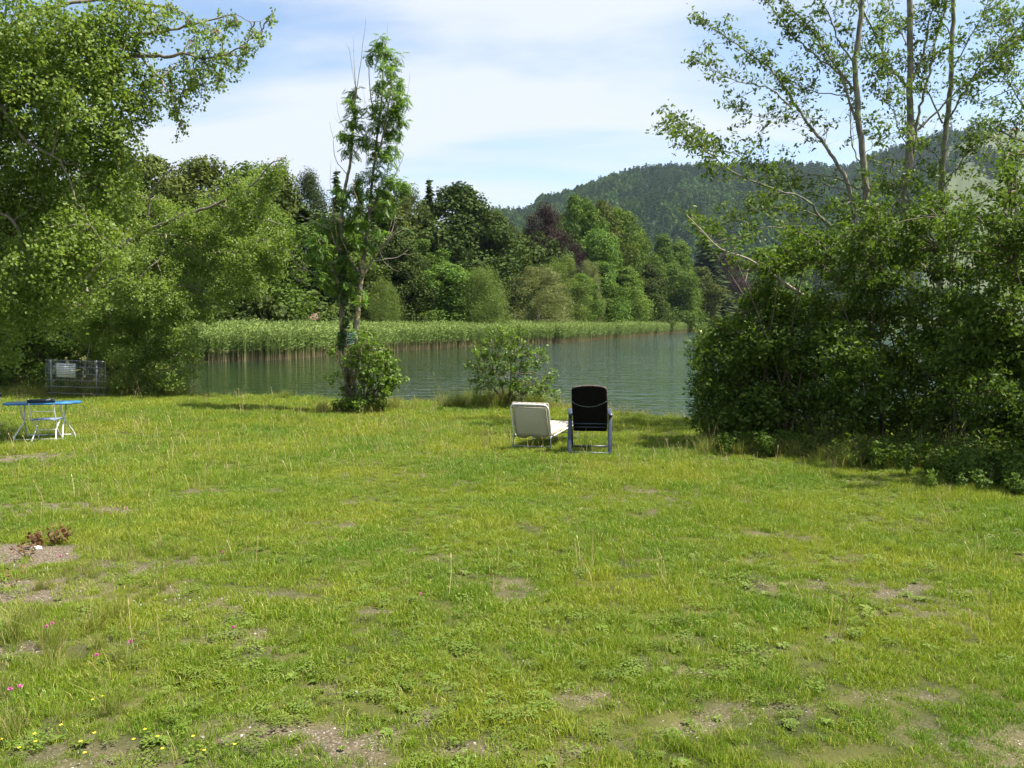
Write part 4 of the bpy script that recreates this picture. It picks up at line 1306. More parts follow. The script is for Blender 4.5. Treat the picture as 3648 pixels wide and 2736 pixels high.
for a in [(108, 529), (129, 524), (64, 577), (58, 650), (50, 655), (106, 684), (132, 671), (29, 719), (16, 723), (424, 619), (222, 573), (1, 695), (232, 658)]: flower(*a, 'pink')
for a in [(33, 745), (50, 755), (80, 756), (95, 766), (128, 756), (152, 741), (155, 750), (183, 755), (106, 705), (92, 711), (5, 751), (12, 762), (212, 762), (236, 757), (4, 700), (70, 742), (100, 741), (160, 764)]: flower(*a, 'yellow')
for a in [(176, 611), (186, 609), (193, 614), (200, 612), (218, 613), (228, 615), (135, 615), (84, 605), (170, 625), (243, 614), (162, 613), (140, 619), (410, 556), (655, 545), (728, 545), (357, 707), (18, 596)]: flower(*a, 'white')

# reddish dock plants dying on the gravel patch
M_dock = mat_leaf('dock_leaves', (.10, .045, .022), (.22, .13, .06), .25, .6, .2, c3=(.07, .11, .03))
for (px, py, h, n, lab) in [(67, 544, .16, 10, 'upright red-brown dock plant at the end of the stony patch'), (40, 548, .12, 26, 'low brown dried plant on the edge of the stony patch'),
                            (54, 546, .12, 22, 'greenish brown plant between the two red-brown ones'), (28, 560, .13, 13, 'orange-brown withered plant standing alone on the gravel'), (13, 590, .14, 4, 'single red leaved stem in the grass below the gravel')]:
    q = ground_hit(px, py)
    e = thing('dock_plant', lab, 'plant', tuple(q), 0)
    g = G(); gl_ = G()
    for k in range(3 + n // 6):
        d = np.array([rng.normal(0, .05), rng.normal(0, .05), h]); g.tube([(0, 0, 0), tuple(d * .5), tuple(d)], .003, 4)
        cs = np.array([d * t_ for t_ in np.linspace(.3, 1, 4)]); leaf_cloud(gl_, cs, max(1, n // 5), (.022, .022, .03), .032, LEAF_OVAL, .2)
    obj('stem', g, M_dock, e); obj('leaves', gl_, M_dock, e)
q = ground_hit(36, 550)
g = G(); bm = bmesh.new()
for q_ in unit(24): bm.verts.new((q_[0] * .055, q_[1] * .035, q_[2] * .025))
bmesh.ops.convex_hull(bm, input=bm.verts); me = bpy.data.meshes.new('stone'); bm.to_mesh(me); bm.free()
o = obj('stone', me, mat_simple('white_stone', (.6, .58, .56), .7)); o.location = (q[0], q[1], q[2] + .015); tag(o, 'fist sized whitish stone beside the brown plants', 'stone')

# ------------------------------------------------------------------ air: one even, thin haze
m = bpy.data.materials.new('air'); t, N, L = nodes(m)
o = N('ShaderNodeOutputMaterial'); pv = N('ShaderNodeVolumePrincipled')
pv.inputs['Density'].default_value = 0.00007
pv.inputs['Color'].default_value = (.70, .88, 1.0, 1)
pv.inputs['Anisotropy'].default_value = 0.3
L(pv.outputs[0], o.inputs['Volume'])
g = G(); g.box((0, 2400, 198), (8000, 5400, 404)); hz_o = obj('haze', g, m); tag(hz_o, 'thin bluish summer haze over the lake valley', 'haze', kind='stuff')

# ------------------------------------------------------------------ hero trees and shrubs
M_poplar = mat_leaf('poplar_leaves', (.095, .15, .022), (.19, .255, .055), .42, .5, .22, c3=(.26, .31, .12))
M_alder = mat_leaf('alder_leaves', (.050, .092, .013), (.115, .170, .026), .34, .55, .2, c3=(.15, .20, .04))
M_thick = mat_leaf('thicket_leaves', (.046, .086, .012), (.105, .160, .024), .3, .6, .14, c3=(.15, .20, .035))
M_ash = mat_leaf('ash_leaves', (.065, .13, .015), (.13, .215, .028), .42, .45, .3)
M_cherry = mat_leaf('cherry_leaves', (.085, .145, .018), (.15, .225, .034), .38, .45, .3)
M_ivy = mat_leaf('ivy_leaves', (.025, .06, .012), (.06, .12, .022), .25, .35, .5)
M_barkA = mat_bark('alder_bark', (.085, .08, .05), (.21, .19, .14), (.2, .22, .09), 6, .6)
M_barkB = mat_bark('poplar_bark', (.10, .085, .06), (.23, .2, .15), (.30, .21, .08), 7, .66)
M_barkC = mat_bark('ash_bark', (.07, .06, .045), (.19, .165, .13), (.36, .27, .12), 8, .6)
M_twig = mat_simple('brown_twigs', (.11, .085, .055), .8)
M_dead = mat_simple('dead_wood', (.32, .27, .21), .8, scale=14)


def pxline(pts, Y, Y1=None):
    """limb through pixel points; depth runs from Y to Y1"""
    n = len(pts); Y1 = Y if Y1 is None else Y1
    return np.array([at(px, py, Y + (Y1 - Y) * i / (n - 1)) for i, (px, py) in enumerate(pts)])


def limb(g, pts, r0, r1, n=4, k=7, store=None, wob=.0):
    p = smooth_path(pts, n)
    if wob: p[1:-1] += rng.normal(0, wob, (len(p) - 2, 3))
    t = np.linspace(0, 1, len(p)) ** .8
    g.tube(p, r0 + (r1 - r0) * t, k)
    if store is not None: store.append(p)
    return p


def side_twigs(g, path, r, count, ln, up=.5, t0=.2, out=None, sub=True, spread=.9):
    """thin branches springing from a limb, returns their tips and sub-tips"""
    tips = []
    n = len(path)
    for k in range(count):
        t = t0 + (1 - t0) * (k + rng.random()) / count
        i = min(n - 2, int(t * (n - 1))); b = path[i] + (path[i + 1] - path[i]) * rng.random()
        tg = path[i + 1] - path[i]; tg /= np.linalg.norm(tg) + 1e-9
        d = tg * .75 + rng.normal(0, spread, 3) * .6 + np.array([0, 0, up * .5]); d /= np.linalg.norm(d)
        l_ = ln * rng.uniform(.5, 1.2) * (1.15 - .5 * t)
        e = b + d * l_
        p = np.array([b, b + d * l_ * .35 + rng.normal(0, .03, 3), b + d * l_ * .7 + rng.normal(0, .05, 3) + [0, 0, .03], e + [0, 0, .04 * l_]])
        g.tube(p, np.linspace(r, r * .3, 4), 4, False)
        tips += [p[1], p[2], p[3]] if sub else [p[3]]
        if sub:
            for q in range(3):
                b2 = p[1 + q % 3]; d2 = d * .5 + rng.normal(0, .55, 3); d2 /= np.linalg.norm(d2)
                e2 = b2 + d2 * l_ * rng.uniform(.3, .55)
                g.tube([b2, (b2 + e2) / 2 + rng.normal(0, .02, 3), e2], [r * .5, r * .35, r * .2], 3, False)
                tips += [e2, (b2 + e2) / 2]
    return np.array(tips)


# ---- poplar A: large crown filling the upper left corner
Y = 14.5
e = thing('poplar_tree', 'large poplar filling the upper left corner, branch reaching right over the sky', 'tree', (at(-60, 300, Y)[0], Y, gz(at(-60, 300, Y)[0], Y)))
base = np.array(e.location)
wood = G(); lf = []; BR = []
trk = [base + [0, 0, -.3], base + [.1, .1, 2.5], base + [.35, 0, 5.5], base + [.5, 0, 9]]
trunk = G(); limb(trunk, trk, .3, .12, 6, 10, lf)
for pts, r0, r1, Y1 in [([(-45, 150), (30, 95), (90, 60), (127, 37), (147, 33.6), (171, 31), (200, 22), (235, 14)], .09, .012, 15.2),
                        ([(-40, 120), (60, 75), (136, 56), (165, 57), (183, 54), (210, 58), (245, 46)], .08, .012, 14.2),
                        ([(60, 30), (112, 42), (136, 51), (152, 71), (162, 81), (172, 100), (178, 120)], .05, .01, 14.6),
                        ([(-50, 60), (0, 30), (60, 5), (110, 0), (170, 8), (190, 18)], .07, .015, 15.5),
                        ([(-50, 190), (-5, 108), (8, 118), (25, 140), (34, 146), (60, 160)], .06, .02, 13.8),
                        ([(-50, 240), (0, 215), (20, 235), (24, 262), (30, 300)], .06, .02, 14.3),
                        ([(235, 14), (255, 22), (270, 16)], .01, .004, 15.2), ([(210, 58), (236, 50), (262, 30)], .012, .005, 14.4),
                        ([(-50, 130), (40, 130), (90, 120), (125, 110)], .06, .015, 14.9)]:
    BR.append(G()); limb(BR[-1], pxline(pts, Y, Y1), r0 * .7, r1, 4, 7, lf, .012)
lp = np.concatenate(lf)
blA = pxblobs([(15, 15, 45), (60, 30, 45), (100, 25, 38), (130, 8, 22), (25, 75, 45), (75, 85, 42), (112, 78, 30), (15, 125, 42), (62, 135, 40), (102, 130, 30), (118, 140, 14), (20, 180, 42), (65, 190, 40), (100, 185, 28), (115, 160, 20),
               (15, 235, 42), (58, 240, 38), (90, 225, 30), (12, 280, 36), (50, 275, 28), (-35, 40, 40), (-35, 110, 40), (-35, 180, 40), (-35, 250, 40), (-30, 310, 30), (5, 325, 22)], Y, 1.0)
blA2 = pxblobs([(152, 14, 16), (159, 30, 12), (171, 7, 11), (188, 18, 10), (203, 23, 12), (216, 29, 11), (236, 16, 9), (227, 20, 9), (254, 33, 9), (247, 46, 11), (262, 31, 6), (270, 16, 5), (222, 52, 13), (207, 50, 11), (216, 72, 10), (225, 63, 8), (188, 61, 13), (196, 76, 13),
                (184, 90, 13), (178, 108, 11), (181, 121, 8), (172, 96, 9), (203, 84, 9), (152, 101, 13), (152, 78, 14), (146, 112, 10), (163, 70, 10), (140, 92, 14), (136, 60, 9), (133, 118, 10), (190, 40, 11), (205, 62, 12), (142, 30, 9), (238, 58, 8), (170, 80, 10)], Y + .2, .5)
cr = foliage(blA, 190, LEAF_SMALL, .064, 38, .15, .25, .10, wood, lp)
cr2 = foliage(blA2, 300, LEAF_SMALL, .056, 14, .08, .25, .04, wood, lp, shell=.2)
cr.add(np.concatenate(cr2.V), [p_ for p_ in cr2.P])
mw = np.array(e.matrix_basis.translation)


def branches(lst, mat, e):
    for g_ in lst: put('branch', g_, mat, e, True)


def put(name, g, mat, e, smooth=False):
    """hang world-space geometry under the thing at its base"""
    g.V = [v - np.array(e.location) for v in g.V]
    return obj(name, g, mat, e, smooth)


put('trunk', trunk, M_barkB, e, True); branches(BR, M_barkB, e); put('twigs', wood, M_barkB, e, True)['kind'] = 'stuff'; put('crown', cr, M_poplar, e)

# ---- poplar B: the lower, farther one that spreads right in front of the wood
Y = 25.5
e = thing('poplar_tree', 'spreading poplar behind the wire fence with its branches rising right', 'tree', (at(62, 380, Y)[0], Y + .8, gz(at(62, 380, Y)[0], Y + .8)))
base = np.array(e.location); wood = G(); lf = []; BR = []; trunk = G()
limb(trunk, [base + [0, 2.4, -.3], base + [.1, 2.0, 2], base + [.5, .8, 4.2], base + [.4, 0, 7]], .24, .1, 5, 10, lf)
for pts, r0, r1 in [([(70, 300), (110, 255), (146, 232), (165, 223), (184, 216), (216, 204), (241, 190), (254, 183), (270, 165), (286, 158)], .13, .012),
                    ([(90, 240), (117, 228), (146, 233), (181, 237), (215, 250), (250, 262), (280, 255)], .07, .012),
                    ([(61, 232), (70, 252), (79, 272), (90, 300)], .09, .05), ([(166, 235), (164, 248), (157, 262)], .04, .03),
                    ([(80, 300), (120, 275), (150, 278), (200, 290), (235, 300)], .07, .01), ([(75, 320), (110, 310), (150, 325), (185, 345)], .06, .01),
                    ([(216, 204), (250, 215), (285, 225)], .03, .01), ([(146, 232), (150, 200), (160, 180), (175, 165)], .05, .012), ([(180, 240), (205, 252), (214, 258)], .03, .012)]:
    BR.append(G()); limb(BR[-1], pxline(pts, Y, Y + rng.uniform(-1.2, .6)), r0 * .75, r1, 4, 7, lf, .015)
lp = np.concatenate(lf)
blB = pxblobs([(284, 160, 5), (277, 164, 7), (268, 171, 9), (256, 180, 12), (243, 192, 14), (228, 200, 15), (212, 205, 14), (198, 214, 14), (180, 214, 13), (165, 208, 12), (158, 196, 9), (235, 178, 9), (262, 190, 9), (272, 182, 7),
               (250, 214, 13), (270, 220, 11), (230, 226, 16), (205, 232, 14), (283, 232, 8), (262, 240, 15), (282, 248, 8), (240, 252, 17), (215, 258, 17), (268, 258, 11), (190, 254, 15), (160, 262, 16), (132, 250, 18), (105, 240, 20), (85, 215, 20), (140, 225, 10),
               (250, 275, 13), (225, 282, 15), (195, 282, 17), (165, 290, 20), (135, 285, 22), (100, 275, 24), (70, 262, 24), (205, 302, 12), (180, 312, 15), (150, 318, 22), (115, 315, 25), (80, 305, 25), (40, 270, 22),
               (187, 332, 12), (165, 342, 18), (190, 356, 9), (140, 350, 20), (110, 350, 22), (80, 340, 22), (175, 368, 12), (150, 374, 14), (125, 376, 14), (120, 200, 18), (100, 180, 18), (125, 170, 10), (160, 235, 8)], Y, 1.3)
blB = [((c if not (c[2] < 1.5 and c[0] < -12.5) else np.array([c[0], 27.4, c[2]])), r) for c, r in blB]
cr = foliage(blB, 210, LEAF_SMALL, .068, 40, .16, .3, .08, wood, lp)
put('trunk', trunk, M_barkB, e, True); branches(BR, M_barkB, e); put('twigs', wood, M_barkB, e, True)['kind'] = 'stuff'; put('crown', cr, M_poplar, e)

# ---- shrubs at the lower left, round the fence
for (lab, Y, lst, lsz) in [
    ('dark leafy shrub at the left edge behind the blue table', 26.8, [(8, 330, 26), (35, 322, 24), (12, 362, 24), (40, 355, 20), (-15, 350, 26), (20, 388, 12), (2, 386, 12)], .085),
    ('dense dark shrub filling the space right behind the wire fence', 27.6, [(70, 375, 16), (95, 375, 16), (120, 378, 15), (145, 380, 13), (50, 375, 15), (25, 378, 15), (0, 378, 16), (80, 350, 16), (110, 352, 16), (140, 358, 14), (165, 378, 9), (30, 350, 18), (55, 350, 16), (0, 345, 18), (95, 390, 8), (70, 390, 8), (120, 390, 8), (45, 390, 8), (145, 390, 8)], .1),
    ('small bright shrub growing through the left end of the wire fence', 25.4, [(38, 372, 9), (47, 366, 8), (30, 380, 9), (52, 378, 7), (64, 386, 7), (43, 386, 8)], .07),
    ('low yellowish bramble at the foot of the fence post', 25.3, [(76, 388, 6), (82, 383, 6), (70, 392, 5), (88, 391, 5)], .065),
    ('white flowering bramble between the tall grass and the water', 26.4, [(160, 385, 8), (170, 380, 7), (152, 388, 7), (176, 388, 6)], .07),
]:
    q = at(lst[0][0], 380, Y)
    e = thing('shrub', lab, 'shrub', (q[0], Y, gz(q[0], Y)), 0, 'shrubs round the wire fence')
    wood = G(); bb_ = pxblobs(lst, Y, .3)
    for c, r in bb_:
        wood.tube(curve_to(np.array([q[0] + rng.normal(0, .15), Y, gz(q[0], Y)]), c, .05, 4), np.linspace(.02, .008, 5), 4, False)
    cr = foliage(bb_, 160, LEAF_SMALL, lsz, 20, .1, .5, 0, wood, None)
    put('stems', wood, M_twig, e); put('foliage', cr, M_thick, e)

# ---- young ash pair with the sign
Y = 20.6
AB = at(349, 408, Y); zb = gz(AB[0], Y)


def ash(lab, trunkpts, r0, r1, limbs_, dead_, blobs_, extra):
    b = at(trunkpts[0][0], 408, Y)
    e = thing('ash_tree', lab, 'tree', (b[0], Y, zb), 0, 'pair of young ashes on the shore')
    st = []; trunk = G()
    pts = pxline(trunkpts, Y); pts[0][2] = zb - .1
    trl = limb(trunk, pts, r0, r1, 5, 9, st, .006)
    wood = G(); BR = []; DD = []
    for p_, a_, b_ in limbs_:
        BR.append(G()); pp_ = pxline(p_, Y, Y + rng.uniform(-.7, .7)); pp_[0] = trl[np.argmin(np.linalg.norm(trl - pp_[0], axis=1))]; q = limb(BR[-1], pp_, a_, b_, 4, 6, st, .008)
    for p_, a_, b_ in dead_:
        dd = G(); DD.append(dd); pp_ = pxline(p_, Y, Y + rng.uniform(-.6, .6)); al_ = np.concatenate(st); pp_[0] = al_[np.argmin(np.linalg.norm(al_ - pp_[0], axis=1))]; q = limb(dd, pp_, a_, b_, 4, 5, None, .006)
        for k in range(max(1, len(q) // 5)):
            i = rng.integers(2, len(q) - 1); d = q[i] - q[i - 1]; d /= np.linalg.norm(d); d = d + rng.normal(0, .5, 3); ee = q[i] + d * rng.uniform(.12, .35)
            dd.tube([q[i], (q[i] + ee) / 2 + [0, 0, -.02], ee + [0, 0, .04]], [b_ * 1.2, b_, b_ * .6], 3, False)
    cr = G()
    lp = np.concatenate(st)
    for (c, r) in pxblobs(blobs_, Y, .35):
        n = int(100 * r * r) + 5
        pts_, d = blob_points(c, (r, r, r * .9), n, .2)
        for q in pts_[::3]:
            j = lp[np.argmin(np.linalg.norm(lp - q, axis=1))]
            if np.linalg.norm(j - q) < 1.6: wood.tube([j, (j + q) / 2 + [0, 0, -.03], q], [.008, .006, .004], 3, False)
        m_ = 4
        base_ = np.repeat(pts_, m_, 0) + rng.normal(0, .06, (n * m_, 3))
        az = rng.uniform(0, 6.28, n * m_); el = rng.uniform(-1.15, .25, n * m_)
        yv = np.stack([np.cos(az) * np.cos(el), np.sin(az) * np.cos(el), np.sin(el)], 1)
        zv = np.stack([-np.cos(az) * np.sin(el), -np.sin(az) * np.sin(el), np.cos(el)], 1) + rng.normal(0, .15, (n * m_, 3))
        xv = np.cross(yv, zv); xv /= np.linalg.norm(xv, axis=1, keepdims=True); zv = np.cross(xv, yv)
        V, P = stamp(LEAF_ASH[0], LEAF_ASH[1], base_, np.stack([xv, yv, zv], 2), rng.uniform(.16, .27, n * m_))
        cr.add(V, P)
    put('trunk', trunk, M_barkC, e, True); branches(BR, M_barkC, e); put('twigs', wood, M_barkC, e, True)['kind'] = 'stuff'
    for dd in DD: put('dead_twig', dd, M_dead, e)
    put('crown', cr, M_ash, e)
    return e


ash('left stem of the ash pair, upright and ivy clad, with bare twig tips', [(350, 408), (347, 380), (344, 345), (342, 320), (341, 280), (341, 230), (345, 190), (350, 165), (353, 130), (356, 90)], .095, .022,
    [([(342, 300), (335, 275), (325, 255), (318, 240)], .04, .012), ([(341, 260), (332, 235), (328, 215)], .03, .01), ([(341, 288), (325, 281), (310, 272), (302, 262)], .035, .01), ([(342, 250), (336, 230), (333, 205)], .02, .008)],
    [([(356, 90), (354, 60), (353, 32)], .012, .003), ([(353, 110), (358, 80), (363, 45), (366, 15)], .016, .003), ([(354, 62), (350, 54), (348, 46)], .006, .003), ([(344, 175), (336, 160), (333, 138), (329, 120)], .012, .003),
     ([(346, 140), (341, 122), (336, 100)], .009, .003), ([(341, 240), (333, 220), (333, 195), (334, 175)], .014, .004), ([(331, 222), (326, 205), (322, 200)], .008, .003), ([(302, 275), (295, 262), (290, 252)], .01, .004),
     ([(312, 272), (298, 268), (294, 258), (297, 245)], .014, .005), ([(318, 276), (305, 281), (298, 280), (290, 272)], .012, .004), ([(330, 205), (318, 190), (316, 175)], .008, .003), ([(334, 215), (331, 190), (331, 160)], .008, .003), ([(310, 230), (300, 215), (296, 200)], .006, .003)],
    [(353, 92, 5), (350, 101, 5), (357, 108, 6), (350, 118, 7), (357, 126, 6), (352, 138, 7), (361, 142, 4), (345, 132, 4), (350, 150, 4), (322, 222, 8), (330, 232, 9), (318, 240, 10), (328, 252, 9), (316, 256, 7), (336, 222, 5), (326, 268, 8), (335, 262, 8), (318, 276, 6), (330, 285, 6), (340, 190, 6), (345, 200, 6), (338, 275, 7), (310, 240, 5), (344, 240, 5)], None)
ash('right stem of the ash pair, leaning right, carrying the green sign and the fuller crown', [(352, 408), (353, 380), (354, 350), (356, 325), (359, 300), (361, 280), (364, 255), (367, 235), (369, 215), (371, 190), (374, 165), (378, 130), (382, 95), (383, 60)], .10, .016,
    [([(360, 283), (368, 268), (376, 255), (388, 240), (398, 228)], .04, .01), ([(368, 232), (362, 215), (357, 200), (352, 185)], .035, .012), ([(369, 215), (380, 195), (390, 182), (398, 172)], .035, .01), ([(374, 165), (382, 140), (388, 110), (392, 80)], .03, .01),
     ([(361, 275), (352, 262), (346, 250), (340, 235)], .03, .01), ([(378, 125), (372, 105), (369, 75), (370, 50)], .02, .008), ([(376, 150), (388, 138), (396, 120), (400, 100)], .02, .008)],
    [([(384, 60), (387, 40), (388, 18)], .012, .003), ([(398, 70), (401, 58), (404, 48)], .007, .003), ([(402, 106), (407, 96), (409, 84)], .006, .003), ([(396, 178), (402, 160), (404, 152)], .01, .003),
     ([(372, 262), (385, 259), (398, 257), (408, 250)], .014, .004), ([(376, 255), (392, 237), (402, 230), (410, 228)], .012, .004), ([(378, 252), (384, 262), (389, 265)], .008, .004), ([(385, 242), (391, 225), (394, 210)], .01, .003),
     ([(366, 240), (358, 225), (352, 218)], .01, .004), ([(369, 215), (376, 207), (386, 206), (395, 200)], .012, .004), ([(366, 240), (374, 228), (380, 224)], .008, .004), ([(388, 240), (393, 228), (396, 215)], .008, .004), ([(360, 290), (366, 288), (372, 283)], .008, .004),
     ([(371, 120), (366, 110), (364, 100)], .006, .003), ([(368, 140), (363, 125), (361, 115)], .006, .003), ([(361, 190), (366, 165), (368, 150)], .008, .003), ([(380, 222), (392, 218), (404, 219)], .01, .003)],
    [(381, 40, 4), (378, 49, 5), (385, 52, 5), (372, 57, 4), (396, 56, 4), (384, 66, 6), (394, 68, 6), (390, 79, 8), (379, 84, 5), (399, 84, 6), (386, 92, 8), (397, 96, 7), (377, 103, 6), (403, 102, 5), (389, 106, 8), (398, 112, 5), (372, 112, 5), (381, 117, 7), (391, 122, 7), (401, 122, 4), (376, 126, 6), (385, 132, 7), (396, 133, 4), (369, 138, 4),
     (380, 145, 7), (391, 145, 6), (375, 155, 5), (384, 158, 6), (394, 155, 4), (380, 170, 5), (360, 178, 5), (370, 176, 5), (386, 178, 8), (396, 180, 7), (405, 184, 6), (400, 190, 5), (388, 190, 7), (376, 188, 6), (358, 190, 5), (350, 192, 5), (366, 195, 6), (386, 202, 6), (372, 205, 5), (356, 205, 5), (350, 212, 4), (350, 225, 6), (356, 238, 5), (362, 222, 6), (370, 245, 5), (380, 232, 5), (388, 215, 6), (395, 205, 5), (346, 285, 5), (372, 212, 6), (362, 242, 3), (357, 225, 3), (348, 262, 6), (352, 275, 4), (355, 290, 3), (361, 300, 2.5)], None)

# ivy round the left stem, joined to nothing else
e = thing('ivy', 'ivy wrapped round the left ash stem', 'ivy', (AB[0] - .15, Y, zb))
g = G(); w = G()
for (px, py, r) in [(342, 262, 5), (343, 275, 5), (342, 290, 5), (343, 300, 4), (343, 335, 4), (341, 345, 3), (345, 250, 4), (346, 322, 3)]:
    c = at(px, py, Y - .08); rr = r / F * Y
    pts_, d = blob_points(c, (rr, rr * .7, rr * 1.6), 16, .3); leaf_cloud(g, pts_, 8, (.05, .05, .06), .07, LEAF_ROUND, .2, .02)
w.tube(pxline([(349, 400), (346, 350), (343, 320), (342, 280), (343, 250)], Y - .11), [.02, .018, .014, .01, .006], 4)
put('stems', w, M_twig, e); put('foliage', g, M_ivy, e)

# cherry shrub at the foot of the ash
e = thing('cherry_shrub', 'leafy bright shrub at the foot of the ash trunks', 'shrub', (at(362, 406, 20.3)[0], 20.3, gz(at(362, 406, 20.3)[0], 20.3)))
base = np.array(e.location); wood = G()
bl = pxblobs([(349, 362, 7), (352, 376, 8), (350, 390, 8), (357, 356, 8), (342, 402, 6), (366, 332, 6), (390, 368, 7), (388, 386, 7), (394, 374, 5), (362, 345, 9), (374, 352, 10), (386, 362, 9), (368, 362, 11), (380, 374, 11), (392, 380, 6), (364, 378, 11), (375, 390, 10), (366, 396, 9), (356, 400, 8), (384, 392, 6), (350, 404, 6), (397, 366, 4), (372, 338, 6), (358, 330, 5), (352, 348, 5), (372, 403, 8), (386, 350, 5)], 20.2, .35)
bl2 = pxblobs([(330, 347, 4), (333, 350, 3), (331, 375, 3.5), (336, 378, 3.5), (397, 376, 3), (401, 378, 2.5), (335, 353, 3), (341, 386, 3), (395, 362, 2.5)], 20.2, .2)
for c, r in bl + bl2:
    wood.tube(curve_to(base + [rng.normal(0, .12), rng.normal(0, .1), 0], c, .06, 5), np.linspace(.018, .005, 6), 4, False)
cr = foliage(bl, 230, LEAF_OVAL, .095, 15, .09, .5, .02, wood, None, shell=.2); c2 = foliage(bl2, 150, LEAF_OVAL, .085, 12, .07, .4, .02, None, None, shell=.2); cr.add(np.concatenate(c2.V), c2.P)
put('stems', wood, M_twig, e); put('foliage', cr, M_cherry, e)

# free-standing young shrub left of the deck chairs
e = thing('young_shrub', 'airy light green shrub on the shore left of the deck chairs', 'shrub', (at(507, 406, 21)[0], 21, gz(at(507, 406, 21)[0], 21)))
base = np.array(e.location); wood = G()
bl = pxblobs([(497, 328, 4), (490, 335, 5), (503, 333, 6), (513, 333, 5), (521, 330, 4), (486, 344, 7), (500, 343, 8), (514, 344, 8), (526, 345, 4), (474, 352, 5), (484, 356, 9), (498, 356, 9), (512, 356, 9), (528, 355, 8), (540, 352, 5), (468, 364, 5), (478, 368, 8), (492, 370, 9), (508, 370, 9), (524, 368, 9), (538, 366, 6),
              (546, 360, 4), (474, 380, 6), (488, 384, 8), (502, 384, 7), (516, 384, 9), (532, 382, 8), (546, 380, 6), (553, 376, 3), (524, 394, 8), (538, 392, 7), (550, 390, 4), (476, 392, 5), (512, 396, 6), (544, 400, 4), (528, 402, 6), (555, 396, 3)], 20.9, .5)
stems = []
for a in range(9):
    top = bl[rng.integers(0, 12)][0]; limb(wood, [base + [rng.normal(0, .1), rng.normal(0, .08), 0], (base + top) / 2 + [rng.normal(0, .2), 0, .1], top], .02, .006, 4, 5, stems)
lp = np.concatenate(stems)
cr = foliage(bl, 330, LEAF_OVAL, .08, 10, .1, .5, .0, wood, lp, shell=.2)
put('stems', wood, M_twig, e); put('foliage', cr, M_cherry, e)

# ---- three tall alders on the right
ZR = lambda L_: [(645.6 + a * .17105, b * .17105) for a, b in L_]
ZQ = lambda L_: [(645.6 + a * .1862, 196.5 + b * .1862) for a, b in L_]
ZS = lambda L_: [((2800 + a / 2.6085) / 3.5625, (400 + b / 2.6085) / 3.5625) for a, b in L_]


def alder(lab, Y, trk, r0, r1, limbs_, tip_len, blobs_, dens=.5):
    b = at(trk[0][0], 440, Y); zb = gz(b[0], Y)
    e = thing('alder_tree', lab, 'tree', (b[0], Y, zb), 0, 'three alder trunks above the thicket')
    st = []; trunk = G(); pts = pxline(trk, Y); pts = np.vstack([[b[0], Y, zb - .2], pts])
    limb(trunk, pts, r0, r1, 5, 12, None, .01)
    wood = G(); cr = G(); heads = []; BR = []
    for L_, a_, b_ in limbs_:
        dY = rng.uniform(-1.6, 1.6)
        BR.append(G()); q = limb(BR[-1], pxline(L_, Y, Y + dY), a_ * .55, b_ * .7, 4, 7, st, .012)
        ln = np.linalg.norm(np.diff(q, axis=0), axis=1).sum()
        tp = side_twigs(BR[-1], q, .0065, int(4 + ln * 4.5), tip_len, .5, .25)
        heads.append(tp[rng.random(len(tp)) < dens])
        heads.append(q[int(len(q) * .55):][rng.random(len(q) - int(len(q) * .55)) < .6])
    lp = np.concatenate(st)
    h = np.concatenate(heads)
    leaf_cloud(cr, h, 5, (.11, .11, .07), .098, LEAF_ALDER, .5, .02)
    c2 = foliage(blobs_, 100, LEAF_ALDER, .098, 16, .15, .5, .0, wood, lp, shell=.2)
    if c2.n: cr.add(np.concatenate(c2.V), c2.P)
    put('trunk', trunk, M_barkA, e, True); branches(BR, M_barkA, e); put('twigs', wood, M_barkA, e, True)['kind'] = 'stuff'; put('crown', cr, M_alder, e)
    return e


